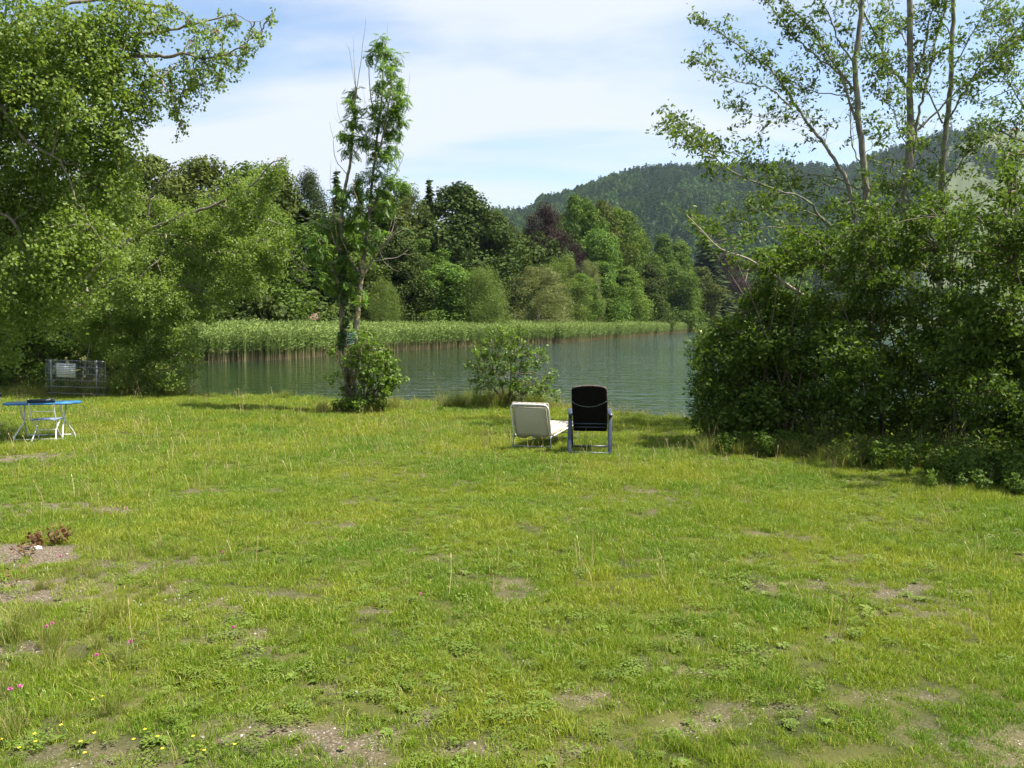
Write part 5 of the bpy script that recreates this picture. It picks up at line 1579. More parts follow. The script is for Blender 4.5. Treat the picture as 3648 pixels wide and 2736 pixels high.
alder('leftmost alder trunk, its long bare-stemmed limbs fanning left over the sky', 16.5, ZR([(1300, 2200), (1290, 1640), (1285, 1100), (1250, 750), (1225, 400), (1245, 200), (1265, 0), (1270, -300)]), .08, .042, [
    (ZR([(1250, 1400), (1190, 1100), (1120, 960), (1040, 840), (960, 740), (880, 620), (790, 480), (700, 380), (560, 280), (430, 190), (300, 110)]), .085, .012),
    (ZR([(860, 640), (730, 520), (600, 490), (480, 460), (380, 400), (300, 350)]), .03, .006),
    (ZR([(1225, 700), (1180, 560), (1150, 460), (1130, 430), (1000, 330), (890, 240), (790, 120), (700, 0)]), .05, .016),
    (ZR([(1170, 555), (1000, 540), (930, 515), (880, 500), (760, 460)]), .025, .006),
    (ZR([(1210, 520), (1120, 390), (1040, 290), (960, 160), (860, 60), (800, 0)]), .045, .015),
    (ZR([(1230, 380), (1130, 240), (1090, 130), (1030, 0), (1000, -80)]), .035, .015),
    (ZR([(1240, 1110), (1130, 1040), (1000, 1025), (870, 1030), (760, 1020), (650, 970), (500, 900), (400, 860)]), .035, .006),
    (ZR([(1180, 1110), (1050, 1080), (900, 1075), (820, 1120)]), .03, .01),
    (ZR([(1130, 1400), (1010, 1250), (920, 1160), (700, 1090), (500, 1000), (380, 900), (300, 850), (180, 780), (130, 740)]), .05, .006),
    (ZR([(500, 990), (420, 900), (330, 850), (260, 820), (200, 700), (140, 655)]), .016, .005),
    (ZR([(1080, 1310), (1000, 1260), (880, 1220), (740, 1215), (600, 1230), (500, 1290)]), .035, .006),
    (ZR([(1262, 960), (1225, 900), (1200, 820), (1195, 640), (1160, 480), (1100, 350), (1060, 250)]), .03, .01),
    (ZR([(1050, 690), (930, 690), (820, 685), (700, 690), (600, 660), (500, 640)]), .014, .004),
    (ZR([(1250, 1405), (1150, 1430), (1000, 1435), (900, 1410), (830, 1340)]), .03, .008),
    (ZR([(1265, 480), (1330, 440), (1380, 400)]), .015, .005), (ZR([(1280, 900), (1340, 840), (1400, 790)]), .012, .004)], .62,
    pxblobs([(775, 214, 9), (795, 206, 9), (812, 196, 8), (828, 206, 12), (845, 195, 10), (862, 210, 14), (850, 224, 14), (826, 232, 13), (800, 226, 10), (764, 198, 5), (728, 168, 8), (712, 160, 7), (715, 140, 7), (748, 152, 7), (772, 166, 7), (697, 138, 4), (873, 190, 9), (800, 246, 12), (880, 232, 14), (820, 250, 16), (845, 245, 16), (870, 252, 16), (785, 238, 12), (760, 228, 9), (745, 222, 7), (838, 218, 12), (815, 214, 10)], 16.4, .9), .62)
alder('thickest alder trunk, standing in the middle of the three', 17.2, ZR([(1560, 2200), (1545, 1640), (1520, 1200), (1540, 900), (1548, 700), (1545, 500), (1545, 0), (1545, -300)]), .11, .05, [
    (ZR([(1520, 500), (1450, 410), (1380, 290), (1290, 100), (1230, 0)]), .05, .02), (ZR([(1512, 470), (1400, 380), (1300, 300), (1240, 260)]), .035, .01),
    (ZR([(1525, 850), (1480, 760), (1440, 640), (1390, 560), (1330, 520)]), .025, .006), (ZR([(1555, 480), (1600, 380), (1640, 250), (1650, 150), (1700, 0)]), .055, .02),
    (ZR([(1570, 900), (1590, 700), (1620, 560), (1660, 430), (1690, 250), (1750, 50), (1770, -50)]), .06, .02), (ZR([(1590, 760), (1720, 640), (1800, 550), (1950, 430), (2130, 260), (2212, 180)]), .045, .014),
    (ZS([(1100, 700), (1040, 790), (960, 900), (900, 980), (880, 1080)]), .03, .012), (ZS([(1160, 1060), (1230, 990), (1330, 930), (1400, 850)]), .03, .01),
    (ZS([(1130, 930), (1180, 830), (1260, 740), (1340, 670), (1380, 560)]), .03, .012), (ZS([(1180, 330), (1240, 420), (1150, 560), (1100, 690)]), .02, .01),
    (ZR([(1555, 340), (1500, 200), (1440, 120), (1380, 0)]), .03, .012), (ZR([(1490, 1060), (1430, 1090), (1380, 1120)]), .02, .008)], .62,
    pxblobs([(905, 125, 9), (915, 142, 10), (892, 160, 10), (905, 175, 9), (872, 160, 4), (880, 75, 7), (886, 95, 6), (893, 205, 12), (915, 215, 14), (930, 200, 11), (900, 235, 14), (925, 240, 15), (945, 180, 8), (868, 40, 6), (880, 30, 5), (925, 60, 6), (862, 175, 6), (938, 228, 12), (890, 215, 12), (905, 250, 16), (935, 255, 16), (920, 190, 9), (885, 180, 8), (898, 185, 7)], 17, 1.0), .62)
alder('rightmost alder trunk, pale and slim, near the right edge', 18.0, ZR([(1740, 2200), (1720, 1640), (1730, 1100), (1750, 800), (1780, 550), (1790, 300), (1800, 0), (1800, -300)]), .085, .038, [
    (ZR([(1735, 720), (1680, 600), (1620, 460), (1590, 330)]), .04, .012), (ZR([(1740, 740), (1830, 600), (1900, 470), (2000, 330), (2150, 200), (2230, 120)]), .045, .012),
    (ZR([(1740, 950), (1650, 870), (1560, 780)]), .03, .01), (ZR([(1800, 240), (1720, 100), (1680, 0)]), .03, .01), (ZR([(1720, 1120), (1800, 1010), (1860, 920), (1920, 850), (2000, 800)]), .04, .01),
    (ZR([(2300, 860), (2212, 830), (2100, 780), (2050, 740), (2010, 690)]), .05, .015), (ZR([(2300, 1150), (2212, 1190), (2090, 1230), (1920, 1290), (1860, 1330)]), .045, .014), (ZR([(1900, 1460), (2000, 1390), (2160, 1320), (2260, 1290)]), .045, .02),
    (ZR([(1800, 400), (1880, 250), (1950, 120), (2010, 0)]), .03, .012), (ZR([(2212, 640), (2130, 500), (2110, 400), (2050, 300)]), .03, .008), (ZR([(1760, 600), (1850, 500), (1960, 450), (2080, 380)]), .02, .006), (ZR([(2250, 300), (2160, 180), (2100, 60)]), .025, .008)], .68,
    pxblobs([(1008, 20, 12), (1018, 50, 12), (1005, 75, 10), (1018, 90, 14), (1004, 112, 12), (1020, 125, 14), (988, 100, 7), (990, 135, 9), (1005, 148, 10), (985, 155, 8), (968, 140, 8), (1020, 160, 12), (965, 172, 9), (985, 185, 12), (1008, 190, 12), (955, 200, 12), (975, 215, 14), (1000, 222, 14), (1022, 215, 14), (955, 235, 14), (985, 245, 15), (1015, 250, 15),
             (985, 15, 6), (960, 40, 5), (975, 60, 6), (970, 95, 6), (1040, 30, 18), (1045, 80, 20), (1045, 140, 22), (1045, 200, 22), (1050, 250, 22), (978, 125, 6), (950, 120, 5)], 17.6, 1.2), .62)

# ---- the thicket under the alders: four shrubs side by side
def shrub(lab, Y, lst, jit, dens, sz=.075):
    cx = sum(a[0] for a in lst) / len(lst); q = at(cx, 440, Y)
    e = thing('thicket_shrub', lab, 'shrub', (q[0], Y, gz(q[0], Y)), 0, 'shrubs of the thicket on the right')
    base = np.array(e.location); wood = G(); st = []
    bl = [(c, r * (rng.uniform(.95, 1.35) if q_[1] > 300 else rng.uniform(.5, .9))) for (c, r), q_ in zip(pxblobs(lst, Y, jit), lst)]
    tops = [q_ for q_ in lst if q_[1] < 300 and q_[2] > 8.5]
    for (px_, py_, r_) in tops:                                        # loose shoots that break the top outline
        for _ in range(6):
            a_, b_ = px_ + rng.normal(0, r_ * 1.1), py_ - abs(rng.normal(r_ * 1.1, r_ * 1.5))
            bl.append((at(a_, b_, Y + rng.uniform(-jit, jit)), rng.uniform(3.5, 8) / F * Y))
    for k in range(9):
        c, r = bl[int(rng.integers(0, len(bl)))]
        b = base + [rng.normal(0, .35), rng.normal(0, .3), 0]; b[2] = gz(b[0], b[1]) - .05
        limb(wood, [b, b * .6 + c * .4 + [0, 0, .35], c], .022, .008, 4, 5, st, .01)
    lp = np.concatenate(st)
    cr = foliage(bl, dens * 9, LEAF_ALDER, sz * 1.15, 24, .13, .55, .0, wood, lp, shell=.35)
    put('stems', wood, M_twig, e); put('foliage', cr, M_thick, e)
    return bl


shrub('outermost thicket shrub, nearest the deck chairs, leaning over the water edge', 14.2, [(712, 338, 9), (730, 332, 13), (745, 322, 13), (704, 345, 10), (722, 350, 20), (745, 345, 20), (702, 365, 9), (718, 378, 18), (742, 375, 20), (700, 390, 8), (698, 383, 6), (716, 402, 17), (738, 402, 20), (702, 418, 9), (722, 425, 16), (745, 428, 18), (738, 446, 13), (755, 450, 12), (712, 436, 9),
     (756, 306, 12), (760, 360, 18), (762, 400, 18), (768, 430, 16)], .75, 40)
shrub('thicket shrub with a long pale branch rising to the upper left', 14.0, [(762, 290, 12), (775, 300, 16), (795, 310, 18), (780, 325, 18), (812, 300, 18), (770, 345, 20), (800, 345, 22), (828, 335, 22), (785, 375, 22), (815, 375, 24), (770, 400, 20), (800, 405, 22), (828, 408, 22), (780, 430, 18), (808, 438, 20), (832, 440, 20), (790, 455, 12), (815, 460, 14), (838, 462, 14),
     (750, 266, 7), (735, 258, 7), (722, 250, 6), (706, 240, 6), (695, 226, 5), (712, 226, 5), (735, 245, 6), (760, 256, 7), (722, 234, 6), (745, 238, 6), (700, 220, 4), (775, 268, 9), (795, 268, 10), (690, 216, 3), (785, 250, 8), (805, 255, 9), (820, 262, 10), (812, 240, 7)], .8, 38)
shrub('thicket shrub in front of the middle alder trunk', 13.4, [(850, 268, 11), (878, 262, 10), (835, 278, 14), (860, 290, 20), (888, 285, 20), (840, 310, 20), (870, 320, 24), (900, 310, 22), (850, 350, 24), (885, 350, 24), (860, 385, 24), (895, 385, 24), (850, 415, 22), (880, 420, 24), (905, 418, 22), (858, 445, 18), (885, 452, 18), (910, 452, 18), (870, 468, 12), (895, 472, 12), (865, 232, 9), (845, 246, 10), (890, 258, 14), (880, 210, 7), (855, 205, 6)], .9, 30)
shrub('thicket shrub right of the middle alder with gaps showing the lake', 12.8, [(915, 262, 12), (940, 270, 14), (925, 295, 22), (950, 300, 22), (930, 330, 24), (960, 330, 22), (920, 365, 20), (950, 362, 22), (935, 395, 17), (962, 400, 16), (925, 425, 18), (955, 432, 20), (935, 455, 18), (960, 462, 18), (942, 478, 12), (912, 240, 9), (948, 232, 9), (960, 275, 18), (935, 205, 8), (925, 225, 8), (935, 410, 18), (960, 380, 18), (945, 345, 20)], 1.0, 30)
shrub('thicket shrub cut by the right edge of the picture', 11.9, [(980, 275, 22), (1005, 270, 22), (1025, 280, 24), (975, 310, 22), (1005, 310, 24), (985, 345, 22), (1015, 345, 24), (980, 380, 18), (1012, 385, 20), (985, 415, 18), (1015, 420, 22), (980, 450, 20), (1005, 455, 22), (1025, 455, 24), (985, 478, 15), (1012, 482, 16), (1050, 300, 30), (1055, 360, 30), (1055, 420, 32), (1060, 470, 30), (1100, 350, 40), (1100, 430, 40), (1105, 480, 35), (1060, 250, 30), (1100, 280, 35), (1010, 240, 22), (985, 255, 20), (1030, 230, 26), (995, 395, 20), (975, 350, 20), (1010, 365, 20)], 1.0, 30)
shrub('lowest front shrub at the right edge, its foot in the lawn grass', 9.7, [(1060, 420, 34), (1100, 400, 44), (1080, 360, 40), (1130, 340, 50), (1120, 450, 45), (1065, 470, 34), (1100, 500, 36), (1040, 490, 20), (1020, 498, 14), (1150, 280, 50), (1110, 300, 40), (1160, 400, 50), (1160, 470, 45), (1130, 230, 45), (1170, 200, 50), (1200, 150, 50), (1230, 220, 60), (1240, 120, 60), (1210, 300, 60), (1250, 330, 60), (1200, 420, 60), (1240, 480, 60), (1280, 250, 60)], .5, 18)  # crown extended unseen past the right edge to shade the lawn

# long pale branch of the thicket (rises to the upper left)
e = thing('broken_branch', 'long pale branch leaning out of the thicket to the upper left', 'branch', tuple(at(840, 312, 14)))
g = G(); limb(g, pxline(ZQ([(1080, 640), (1030, 600), (870, 540), (770, 480), (700, 430), (640, 390), (540, 330), (400, 280), (300, 180), (220, 100)]), 13.9, 13.2), .035, .008, 4, 7)
put('wood', g, M_dead, e, True)

# weeds at the shaded foot of the thicket
fs = bpy.data.collections.new('weed_kinds')
for i in range(3):
    g = G(); st_ = G()
    c_ = []
    for k in range(7):
        d = np.array([rng.normal(0, .09), rng.normal(0, .09), rng.uniform(.25, .5)])
        c_ += [d * t_ for t_ in (.35, .6, .8, 1.0)]
        g.tube([(0, 0, 0), tuple(d * .5), tuple(d)], .003, 3)
    leaf_cloud(g, np.array(c_), 4, (.05, .05, .02), .075, LEAF_OVAL, .9)
    me = g.mesh('weed_kind'); me.materials.append(M_thick); fs.objects.link(bpy.data.objects.new('weed_kind_' + chr(97 + i), me))
FX = []
for (px, py) in [(960, 480), (990, 488), (1015, 495), (930, 474), (880, 468), (1000, 478), (1020, 480)]:
    q = ground_hit(px, py)
    for _ in range(14): FX.append((q[0] + rng.normal(0, .4), q[1] + rng.normal(.2, .3)))
for (px, py, Y, n, rx, ry) in [(760, 458, 13.2, 22, .55, .3), (800, 466, 12.8, 26, .6, .3), (850, 472, 12.3, 28, .6, .35), (900, 478, 11.9, 28, .6, .35), (950, 486, 11.3, 28, .55, .35), (1000, 490, 10.9, 28, .5, .4), (1040, 490, 10.7, 20, .5, .4), (365, 408, 20.2, 10, .35, .15), (10, 392, 26, 16, .8, .3), (60, 392, 25.6, 14, .6, .2)]:
    q = at(px, py, Y)
    for _ in range(n): FX.append((q[0] + rng.normal(0, rx), Y + rng.normal(0, ry)))
FX = np.array(FX)
tag(scatter('undergrowth', np.column_stack([FX, ground_z(FX[:, 0], FX[:, 1])]), yaw(len(FX), .15), iso(rng.uniform(.4, .85, len(FX))), rng.integers(0, 3, len(FX)), fs),
    'leafy weeds in the shade at the foot of the thicket and shrubs', 'weeds', kind='stuff')

# dead sapling leaning in front of the fence
e = thing('dead_sapling', 'thin pale dead stem leaning in front of the wire fence', 'dead branch', tuple(at(80, 392, 25.3)))
g = G(); limb(g, pxline([(80, 392), (85, 366), (90, 345), (92.5, 322), (91, 300), (92, 285)], 25.3), .022, .01, 3, 5); put('wood', g, M_dead, e)

# ------------------------------------------------------------------ green sign on the ash
M_green = mat_simple('sign_green_enamel', (.012, .09, .045), .35, var=.06)
M_signw = mat_simple('sign_white_paint', (.75, .78, .74), .5, var=.04)
M_metal = mat_simple('galvanised_steel', (.30, .31, .32), .45, .6, var=.08)
sp_ = at(351.9, 338.3, 20.6 - .22)
e = thing('warning_sign', 'small green sign with white lettering fixed askew on the right ash trunk', 'sign', tuple(sp_), .0)
e.rotation_euler = (R(-3), R(3.5), R(-14))
SWd, SHt = .275, .325
g = G(); g.box((0, 0, 0), (SWd, .004, SHt)); obj('plate', g, M_green, e)
g = G()
for (cx_, cz_, dx_, dz_) in [(0, SHt / 2 - .004, SWd - .002, .007), (0, -SHt / 2 + .004, SWd - .002, .007), (-SWd / 2 + .004, 0, .007, SHt - .02), (SWd / 2 - .004, 0, .007, SHt - .02)]:
    g.box((cx_, -.0035, cz_), (dx_, .003, dz_))
obj('border', g, M_signw, e)


def text(body, x, z, size, w, mat, e, y=-.004):
    c = bpy.data.curves.new('lettering', 'FONT'); c.body = body; c.size = size; c.align_x = 'CENTER'; c.align_y = 'CENTER'; c.extrude = .0008; c.offset = size * .012
    o = bpy.data.objects.new('lettering', c); COL.objects.link(o); o.parent = e; o.location = (x, y, z); o.rotation_euler = (math.pi / 2, 0, 0)
    bpy.context.view_layer.update()
    me = bpy.data.meshes.new_from_object(o); wd = o.dimensions.x
    bpy.data.objects.remove(o)
    o = obj('lettering', me, mat, e); o.location = (x, y, z); o.rotation_euler = (math.pi / 2, 0, 0); o.scale = (w / wd, 1, 1)
    return o


text('Baden auf', .0, .118, .05, .17, M_signw, e)
text('eigene Gefahr !', 0, .055, .05, .235, M_signw, e)
text('Eltern haften', -.005, -.008, .048, .21, M_signw, e)
text('f\u00fcr ihre Kinder', -.005, -.07, .048, .20, M_signw, e)
g = G(); g.box((.0, -.004, -.125), (.15, .002, .008)); obj('small_print', g, M_signw, e)
g = G(); g.tube([(0, -.01, .145), (0, .22, .145)], .004, 5); obj('nail', g, M_metal, e)
g = G(); g.tube([(0, -.01, -.145), (0, .22, -.145)], .004, 5); obj('nail', g, M_metal, e)

# ------------------------------------------------------------------ wire mesh fence with its notice board
FYd = 24.5
fl, fr_ = at(46, 392, FYd), at(106, 392, FYd - .25)
fb = fr_.copy(); fb[2] = gz(fr_[0], fr_[1]) + .02
FWd = float(np.linalg.norm((fl - fr_)[:2])); ang = math.atan2(fl[1] - fr_[1], fl[0] - fr_[0])
e = thing('wire_fence', 'galvanised wire mesh fence panel standing askew in front of the poplar', 'fence', tuple(fb), ang - math.pi)
e.rotation_euler = (0, R(1.2), ang - math.pi)
FH = 1.13
hb = None
for k in range(6):
    if hb is None:
        g = G(); g.tube([(-FWd, 0, 0), (0, 0, 0)], .009, 5); hb = g.mesh('crossbar')
    o = obj('crossbar', hb, M_metal, e); o.location = (0, -.009, .12 + k * (FH - .12) / 5)
g = G(); g.tube([(0, 0, .02), (0, 0, FH + .02)], .004, 4); vb = g.mesh('wire')
nw = int(FWd / .05)
for k in range(nw + 1):
    o = obj('wire', vb, M_metal, e); o.location = (-k * FWd / nw, 0, 0)
    if k == 0: o.scale = (2.2, 2.2, 1)
for xx in (-.33, -FWd * .92):
    g = G(); g.tube([(0, .04, -.1), (0, .04, FH + .02)], .024, 8); o = obj('post', g, M_metal, e); o.location = (xx, 0, 0)
bc = at(66, 370.2, FYd - .3)
b = thing('notice_board', 'faded white notice board with grey lines hung on the wire fence', 'notice board', tuple(bc), ang - math.pi)
b.rotation_euler = (0, R(1.5), ang - math.pi)
M_board = mat_simple('faded_board', (.58, .58, .54), .7, var=.1, scale=5, col2=(.48, .49, .44))
M_print = mat_simple('faded_print', (.13, .14, .15), .7, var=.1)
g = G(); g.box((0, 0, 0), (.66, .012, .44)); obj('plate', g, M_board, b)
g = G()
for (c0, d0) in [((0, -.009, .214), (.66, .012, .012)), ((0, -.009, -.214), (.66, .012, .012)), ((-.324, -.009, 0), (.012, .012, .414)), ((.324, -.009, 0), (.012, .012, .414))]: g.box(c0, d0)
obj('rim', g, M_metal, b)
for i, z_ in enumerate([.15, .085, .03, -.025, -.08, -.135]):
    g = G(); x0 = -.27
    x0 += 0 if i else .06
    while x0 < (.26 if i else .2):
        w0 = rng.uniform(.03, .09); g.box((x0 + w0 / 2, -.0075, z_), (w0, .003, .026 if i == 0 else .016)); x0 += w0 + .015
    obj('print_line', g, M_print, b)

# ------------------------------------------------------------------ blue folding table and chairs
M_blue = mat_simple('blue_lacquer', (.035, .20, .42), .38, var=.12, scale=12)
M_blue2 = mat_simple('blue_slat_paint', (.16, .21, .34), .45, var=.15, scale=15)
M_dblue = mat_simple('dark_blue_slat', (.012, .025, .05), .5, var=.2)
M_white = mat_simple('white_painted_tube', (.66, .66, .63), .45, var=.06)
_q = ground_hit(44.6, 440)
tx, tY, tzp = _q[0], _q[1], _q[2] - .01
e = thing('folding_table', 'blue topped folding garden table on white tube legs at the left edge', 'table', (tx, tY, tzp), R(11))
g = G(); L2, D2, ch = .645, .24, .13
o8 = [(-L2 + ch, -D2), (L2 - ch, -D2), (L2, -D2 + ch), (L2, D2 - ch), (L2 - ch, D2), (-L2 + ch, D2), (-L2, D2 - ch), (-L2, -D2 + ch)]
top = [(a_, b_, .725) for a_, b_ in o8]; bot = [(a_, b_, .695) for a_, b_ in o8]
g.add(top + bot, [np.array([list(range(8))]), np.array([list(range(15, 7, -1))]), np.array([[k, 8 + k, 8 + (k + 1) % 8, (k + 1) % 8] for k in range(8)])])
obj('table_top', g, M_blue, e)


def tube_part(name, pts, r, mat, e, n=4, k=7):
    g = G(); g.tube(smooth_path(pts, n), r, k); return obj(name, g, mat, e, True)


tube_part('leg', [(-.385, .22, .69), (-.345, .06, .45), (-.325, 0, .38), (-.37, -.17, .22), (-.405, -.26, .12), (-.412, -.28, .0)], .013, M_white, e)
tube_part('leg', [(.335, .22, .69), (.345, .06, .45), (.355, 0, .38), (.378, -.17, .24), (.405, -.26, .12), (.39, -.28, .0)], .013, M_white, e)
tube_part('leg', [(-.32, -.22, .69), (-.33, -.05, .45), (-.345, .05, .35), (-.38, .24, .14), (-.39, .28, 0)], .012, M_white, e)
tube_part('leg', [(.37, -.22, .69), (.345, -.05, .45), (.36, .05, .35), (.42, .24, .14), (.455, .28, 0)], .012, M_white, e)
tube_part('crossbar', [(-.41, -.275, .06), (0, -.275, .06), (.395, -.275, .06)], .012, M_white, e, 2)
tube_part('crossbar', [(-.385, .27, .07), (0, .27, .07), (.445, .27, .07)], .010, M_white, e, 2)
tube_part('crossbar', [(-.335, 0, .40), (0, 0, .40), (.35, 0, .40)], .006, M_white, e, 2)


def folding_chair(lab, x, y, z, rz):
    e = thing('folding_chair', lab, 'chair', (x, y, z), rz, 'blue and white folding chairs at the table')
    for s in (-1, 1):
        tube_part('frame_tube', [(s * .2, -.24, .84), (s * .195, -.2, .62), (s * .19, -.14, .45), (s * .165, .02, .27), (s * .19, .17, .1), (s * .20, .2, 0)], .010, M_white, e)
        tube_part('leg', [(s * .175, .2, .43), (s * .17, .08, .35), (s * .165, -.03, .26), (s * .185, -.14, .14), (s * .2, -.19, .05), (s * .2, -.2, 0)], .011, M_white, e)
    g = G(); g.box((0, -.235, .80), (.44, .02, .065), 0, R(8)); obj('backrest', g, M_dblue, e)
    tube_part('crossbar', [(-.195, -.2, .61), (0, -.2, .61), (.195, -.2, .61)], .007, M_white, e, 2)
    tube_part('crossbar', [(-.165, -.03, .26), (0, -.03, .26), (.165, -.03, .26)], .007, M_white, e, 2)
    tube_part('crossbar', [(-.19, .19, .03), (0, .19, .03), (.19, .19, .03)], .007, M_white, e, 2)
    tube_part('crossbar', [(-.14, -.195, .012), (0, -.2, .012), (.14, -.195, .012)], .007, M_white, e, 2)
    g = G(); g.box((0, 0, 0), (.42, .048, .014)); sm = g.mesh('slat')
    seat = thing('seat', None, None); seat.parent = e
    for k in range(6):
        o = obj('slat', sm, M_blue2, seat); o.location = (0, -.15 + k * .066, .455 - .002 * k)
    for s in (-1, 1):
        g = G(); g.box((s * .18, .015, .44), (.014, .38, .014)); obj('seat_rail', g, M_white, seat)
    return e


_q = ground_hit(42.5, 444.5); cxx, cy_ = _q[0], _q[1] + .15
folding_chair('white tube folding chair with blue slat seat standing in front of the blue table', cxx, cy_, gz(cxx, cy_) - .01, R(14))
cx2 = (-21 - 512) / F * 15.1
folding_chair('folding chair cut off by the left picture edge, only its tip showing', cx2, 15.1, at(2, 414, 15.1)[2] - .46, R(88))

# ------------------------------------------------------------------ reclining garden chair, seen from behind
M_navy = mat_simple('navy_resin', (.028, .038, .064), .42, var=.15, scale=10)
M_cush = mat_simple('dark_cushion_cloth', (.008, .007, .007), .95, var=.3, scale=40, spec=.05)
M_cushp = mat_simple('patterned_cushion_cloth', (.20, .13, .11), .9, var=.4, scale=28, col2=(.02, .015, .014))
M_cord = mat_simple('pale_cord', (.16, .17, .16), .8)
_q = ground_hit(590.5, 455); ax, ay = _q[0], _q[1] + .3
az = _q[2]
e = thing('recliner_chair', 'high backed navy garden recliner with a black cushion, seen from behind', 'chair', (ax, ay, az), R(-4))
e.scale = (1.05, 1, .955)
TILT = R(17)


def slab(pts2, y0, y1, g):
    """outline in x,z at the chair's back plane, leaning towards the camera"""
    n = len(pts2)
    P = []
    for yy in (y0, y1):
        for (x_, z_) in pts2:
            P.append((x_, yy - (z_ - .36) * math.tan(TILT), z_))
    g.add(P, [np.array([list(range(n))]), np.array([list(range(2 * n - 1, n - 1, -1))]), np.array([[k, n + k, n + (k + 1) % n, (k + 1) % n] for k in range(n)])])


arc = [(-.272, 1.06), (-.262, 1.105), (-.2, 1.122), (-.1, 1.132), (.02, 1.135), (.13, 1.13), (.2, 1.12), (.245, 1.10), (.258, 1.05)]
def padded(rows, y0, y1, g):
    """upholstered slab from rows of (z, left, right), leaning towards the camera"""
    V = []; m_ = 9
    for (z_, xl, xr) in rows:
        for i in range(m_):
            u = i / (m_ - 1); V.append((xl + (xr - xl) * u, y0 - (z_ - .36) * math.tan(TILT), z_ + (.022 * math.sin(u * math.pi) if z_ > 1.05 else 0)))
        for i in range(m_):
            u = 1 - i / (m_ - 1); V.append((xl + (xr - xl) * u, y1 - (z_ - .36) * math.tan(TILT), z_ + (.022 * math.sin(u * math.pi) if z_ > 1.05 else 0)))
    k = 2 * m_; n = len(rows)
    q = np.array([[j * k + i, j * k + (i + 1) % k, (j + 1) * k + (i + 1) % k, (j + 1) * k + i] for j in range(n - 1) for i in range(k)])
    cap = [[i, k - 1 - i, k - 2 - i, i + 1] for i in range(m_ - 1)] + [[(n - 1) * k + i, (n - 1) * k + i + 1, (n - 1) * k + k - 2 - i, (n - 1) * k + k - 1 - i] for i in range(m_ - 1)]
    g.add(V, [q, np.array(cap)])


g = G(); padded([(.36, -.235, .268), (.6, -.25, .272), (.85, -.268, .268), (1.06, -.272, .258), (1.10, -.262, .245), (1.112, -.24, .225)], -.02, .015, g); bk = obj('backrest', g, M_cush, e)
g = G(); padded([(.40, -.215, .28), (.65, -.235, .288), (.9, -.25, .278), (1.08, -.25, .262), (1.118, -.235, .245), (1.128, -.2, .21)], .017, .075, g); obj('cushion', g, M_cushp, e)
g = G(); g.tube([(x_, -.035 - (z_ - .36) * math.tan(TILT), z_) for x_, z_ in smooth_path([(-.262, .88, 0), (-.2, .83, 0), (-.1, .795, 0), (0, .785, 0), (.1, .80, 0), (.2, .845, 0), (.262, .885, 0)], 3)[:, :2]], .0045, 5); obj('cushion_cord', g, M_cord, e)
for z_ in (.43, .49):
    g = G(); g.box((.015, -.028 - (z_ - .36) * math.tan(TILT), z_), (.5, .014, .018)); obj('back_slat', g, M_navy, e)
g = G(); g.box((.02, .28, .40), (.46, .52, .05), 0, R(5)); obj('seat', g, M_navy, e)
g = G(); g.box((.02, .28, .45), (.44, .5, .05), 0, R(5)); obj('seat_cushion', g, M_cushp, e)
for s, x0 in ((-1, -.285), (1, .325)):
    g = G()
    A_ = [(x0 - .028, -.13), (x0 + .028, -.13), (x0 + .035, .1), (x0 + .035, .38), (x0 + .0, .42), (x0 - .035, .38), (x0 - .035, .1)]
    n_ = len(A_)
    g.add([(a_, b_, .655 + .04 * (b_ > .3)) for a_, b_ in A_] + [(a_, b_, .625 + .04 * (b_ > .3)) for a_, b_ in A_], [np.array([list(range(n_))]), np.array([list(range(2 * n_ - 1, n_ - 1, -1))]), np.array([[k, n_ + k, n_ + (k + 1) % n_, (k + 1) % n_] for k in range(n_)])])
    obj('armrest', g, M_navy, e)
    for (yt, yb, xb, wd) in ((-.03, -.30, x0 - s * .0 - .02, .058), (.1, .40, x0 + .03 + .0 * s, .05)):
        g = G()
        g.add([(x0 - wd / 2, yt - .03, .62), (x0 + wd / 2, yt - .03, .62), (x0 + wd / 2, yt + .03, .62), (x0 - wd / 2, yt + .03, .62),
               (xb - wd / 2, yb - .03, -.02), (xb + wd / 2, yb - .03, -.02), (xb + wd / 2, yb + .03, -.02), (xb - wd / 2, yb + .03, -.02)],
              np.array([[0, 1, 2, 3], [7, 6, 5, 4], [0, 4, 5, 1], [1, 5, 6, 2], [2, 6, 7, 3], [3, 7, 4, 0]]))
        lg = obj('leg', g, M_navy, e)
        bv = lg.modifiers.new('bevel', 'BEVEL'); bv.width = .008; bv.segments = 2
g = G(); g.box((.005, -.30, .03), (.58, .035, .04)); obj('foot_bar', g, M_navy, e)
g = G(); g.box((.05, .40, .03), (.58, .03, .035)); obj('foot_bar', g, M_navy, e)

# ------------------------------------------------------------------ white camp lounger with raised head end
M_tube = mat_simple('white_enamel_tube', (.70, .70, .67), .35, var=.05)
M_rust = mat_simple('worn_steel', (.34, .34, .33), .5, .4, var=.2, scale=20)
M_canvas = mat_simple('beige_canvas', (.42, .39, .29), .9, var=.05, scale=60)
m = bpy.data.materials.new('striped_mattress_cloth')
t, N, L = nodes(m)
o = N('ShaderNodeOutputMaterial'); p = N('ShaderNodeBsdfPrincipled'); tc = N('ShaderNodeTexCoord'); wv = N('ShaderNodeTexWave'); r = N('ShaderNodeValToRGB')
wv.inputs['Scale'].default_value = 3.6; wv.inputs['Distortion'].default_value = .8; wv.bands_direction = 'X'
L(tc.outputs['Object'], wv.inputs['Vector']); L(wv.outputs['Fac'], r.inputs[0])
r.color_ramp.elements[0].color = (.42, .40, .35, 1); r.color_ramp.elements[0].position = .45
r.color_ramp.elements[1].color = (.33, .27, .18, 1); r.color_ramp.elements[1].position = .9
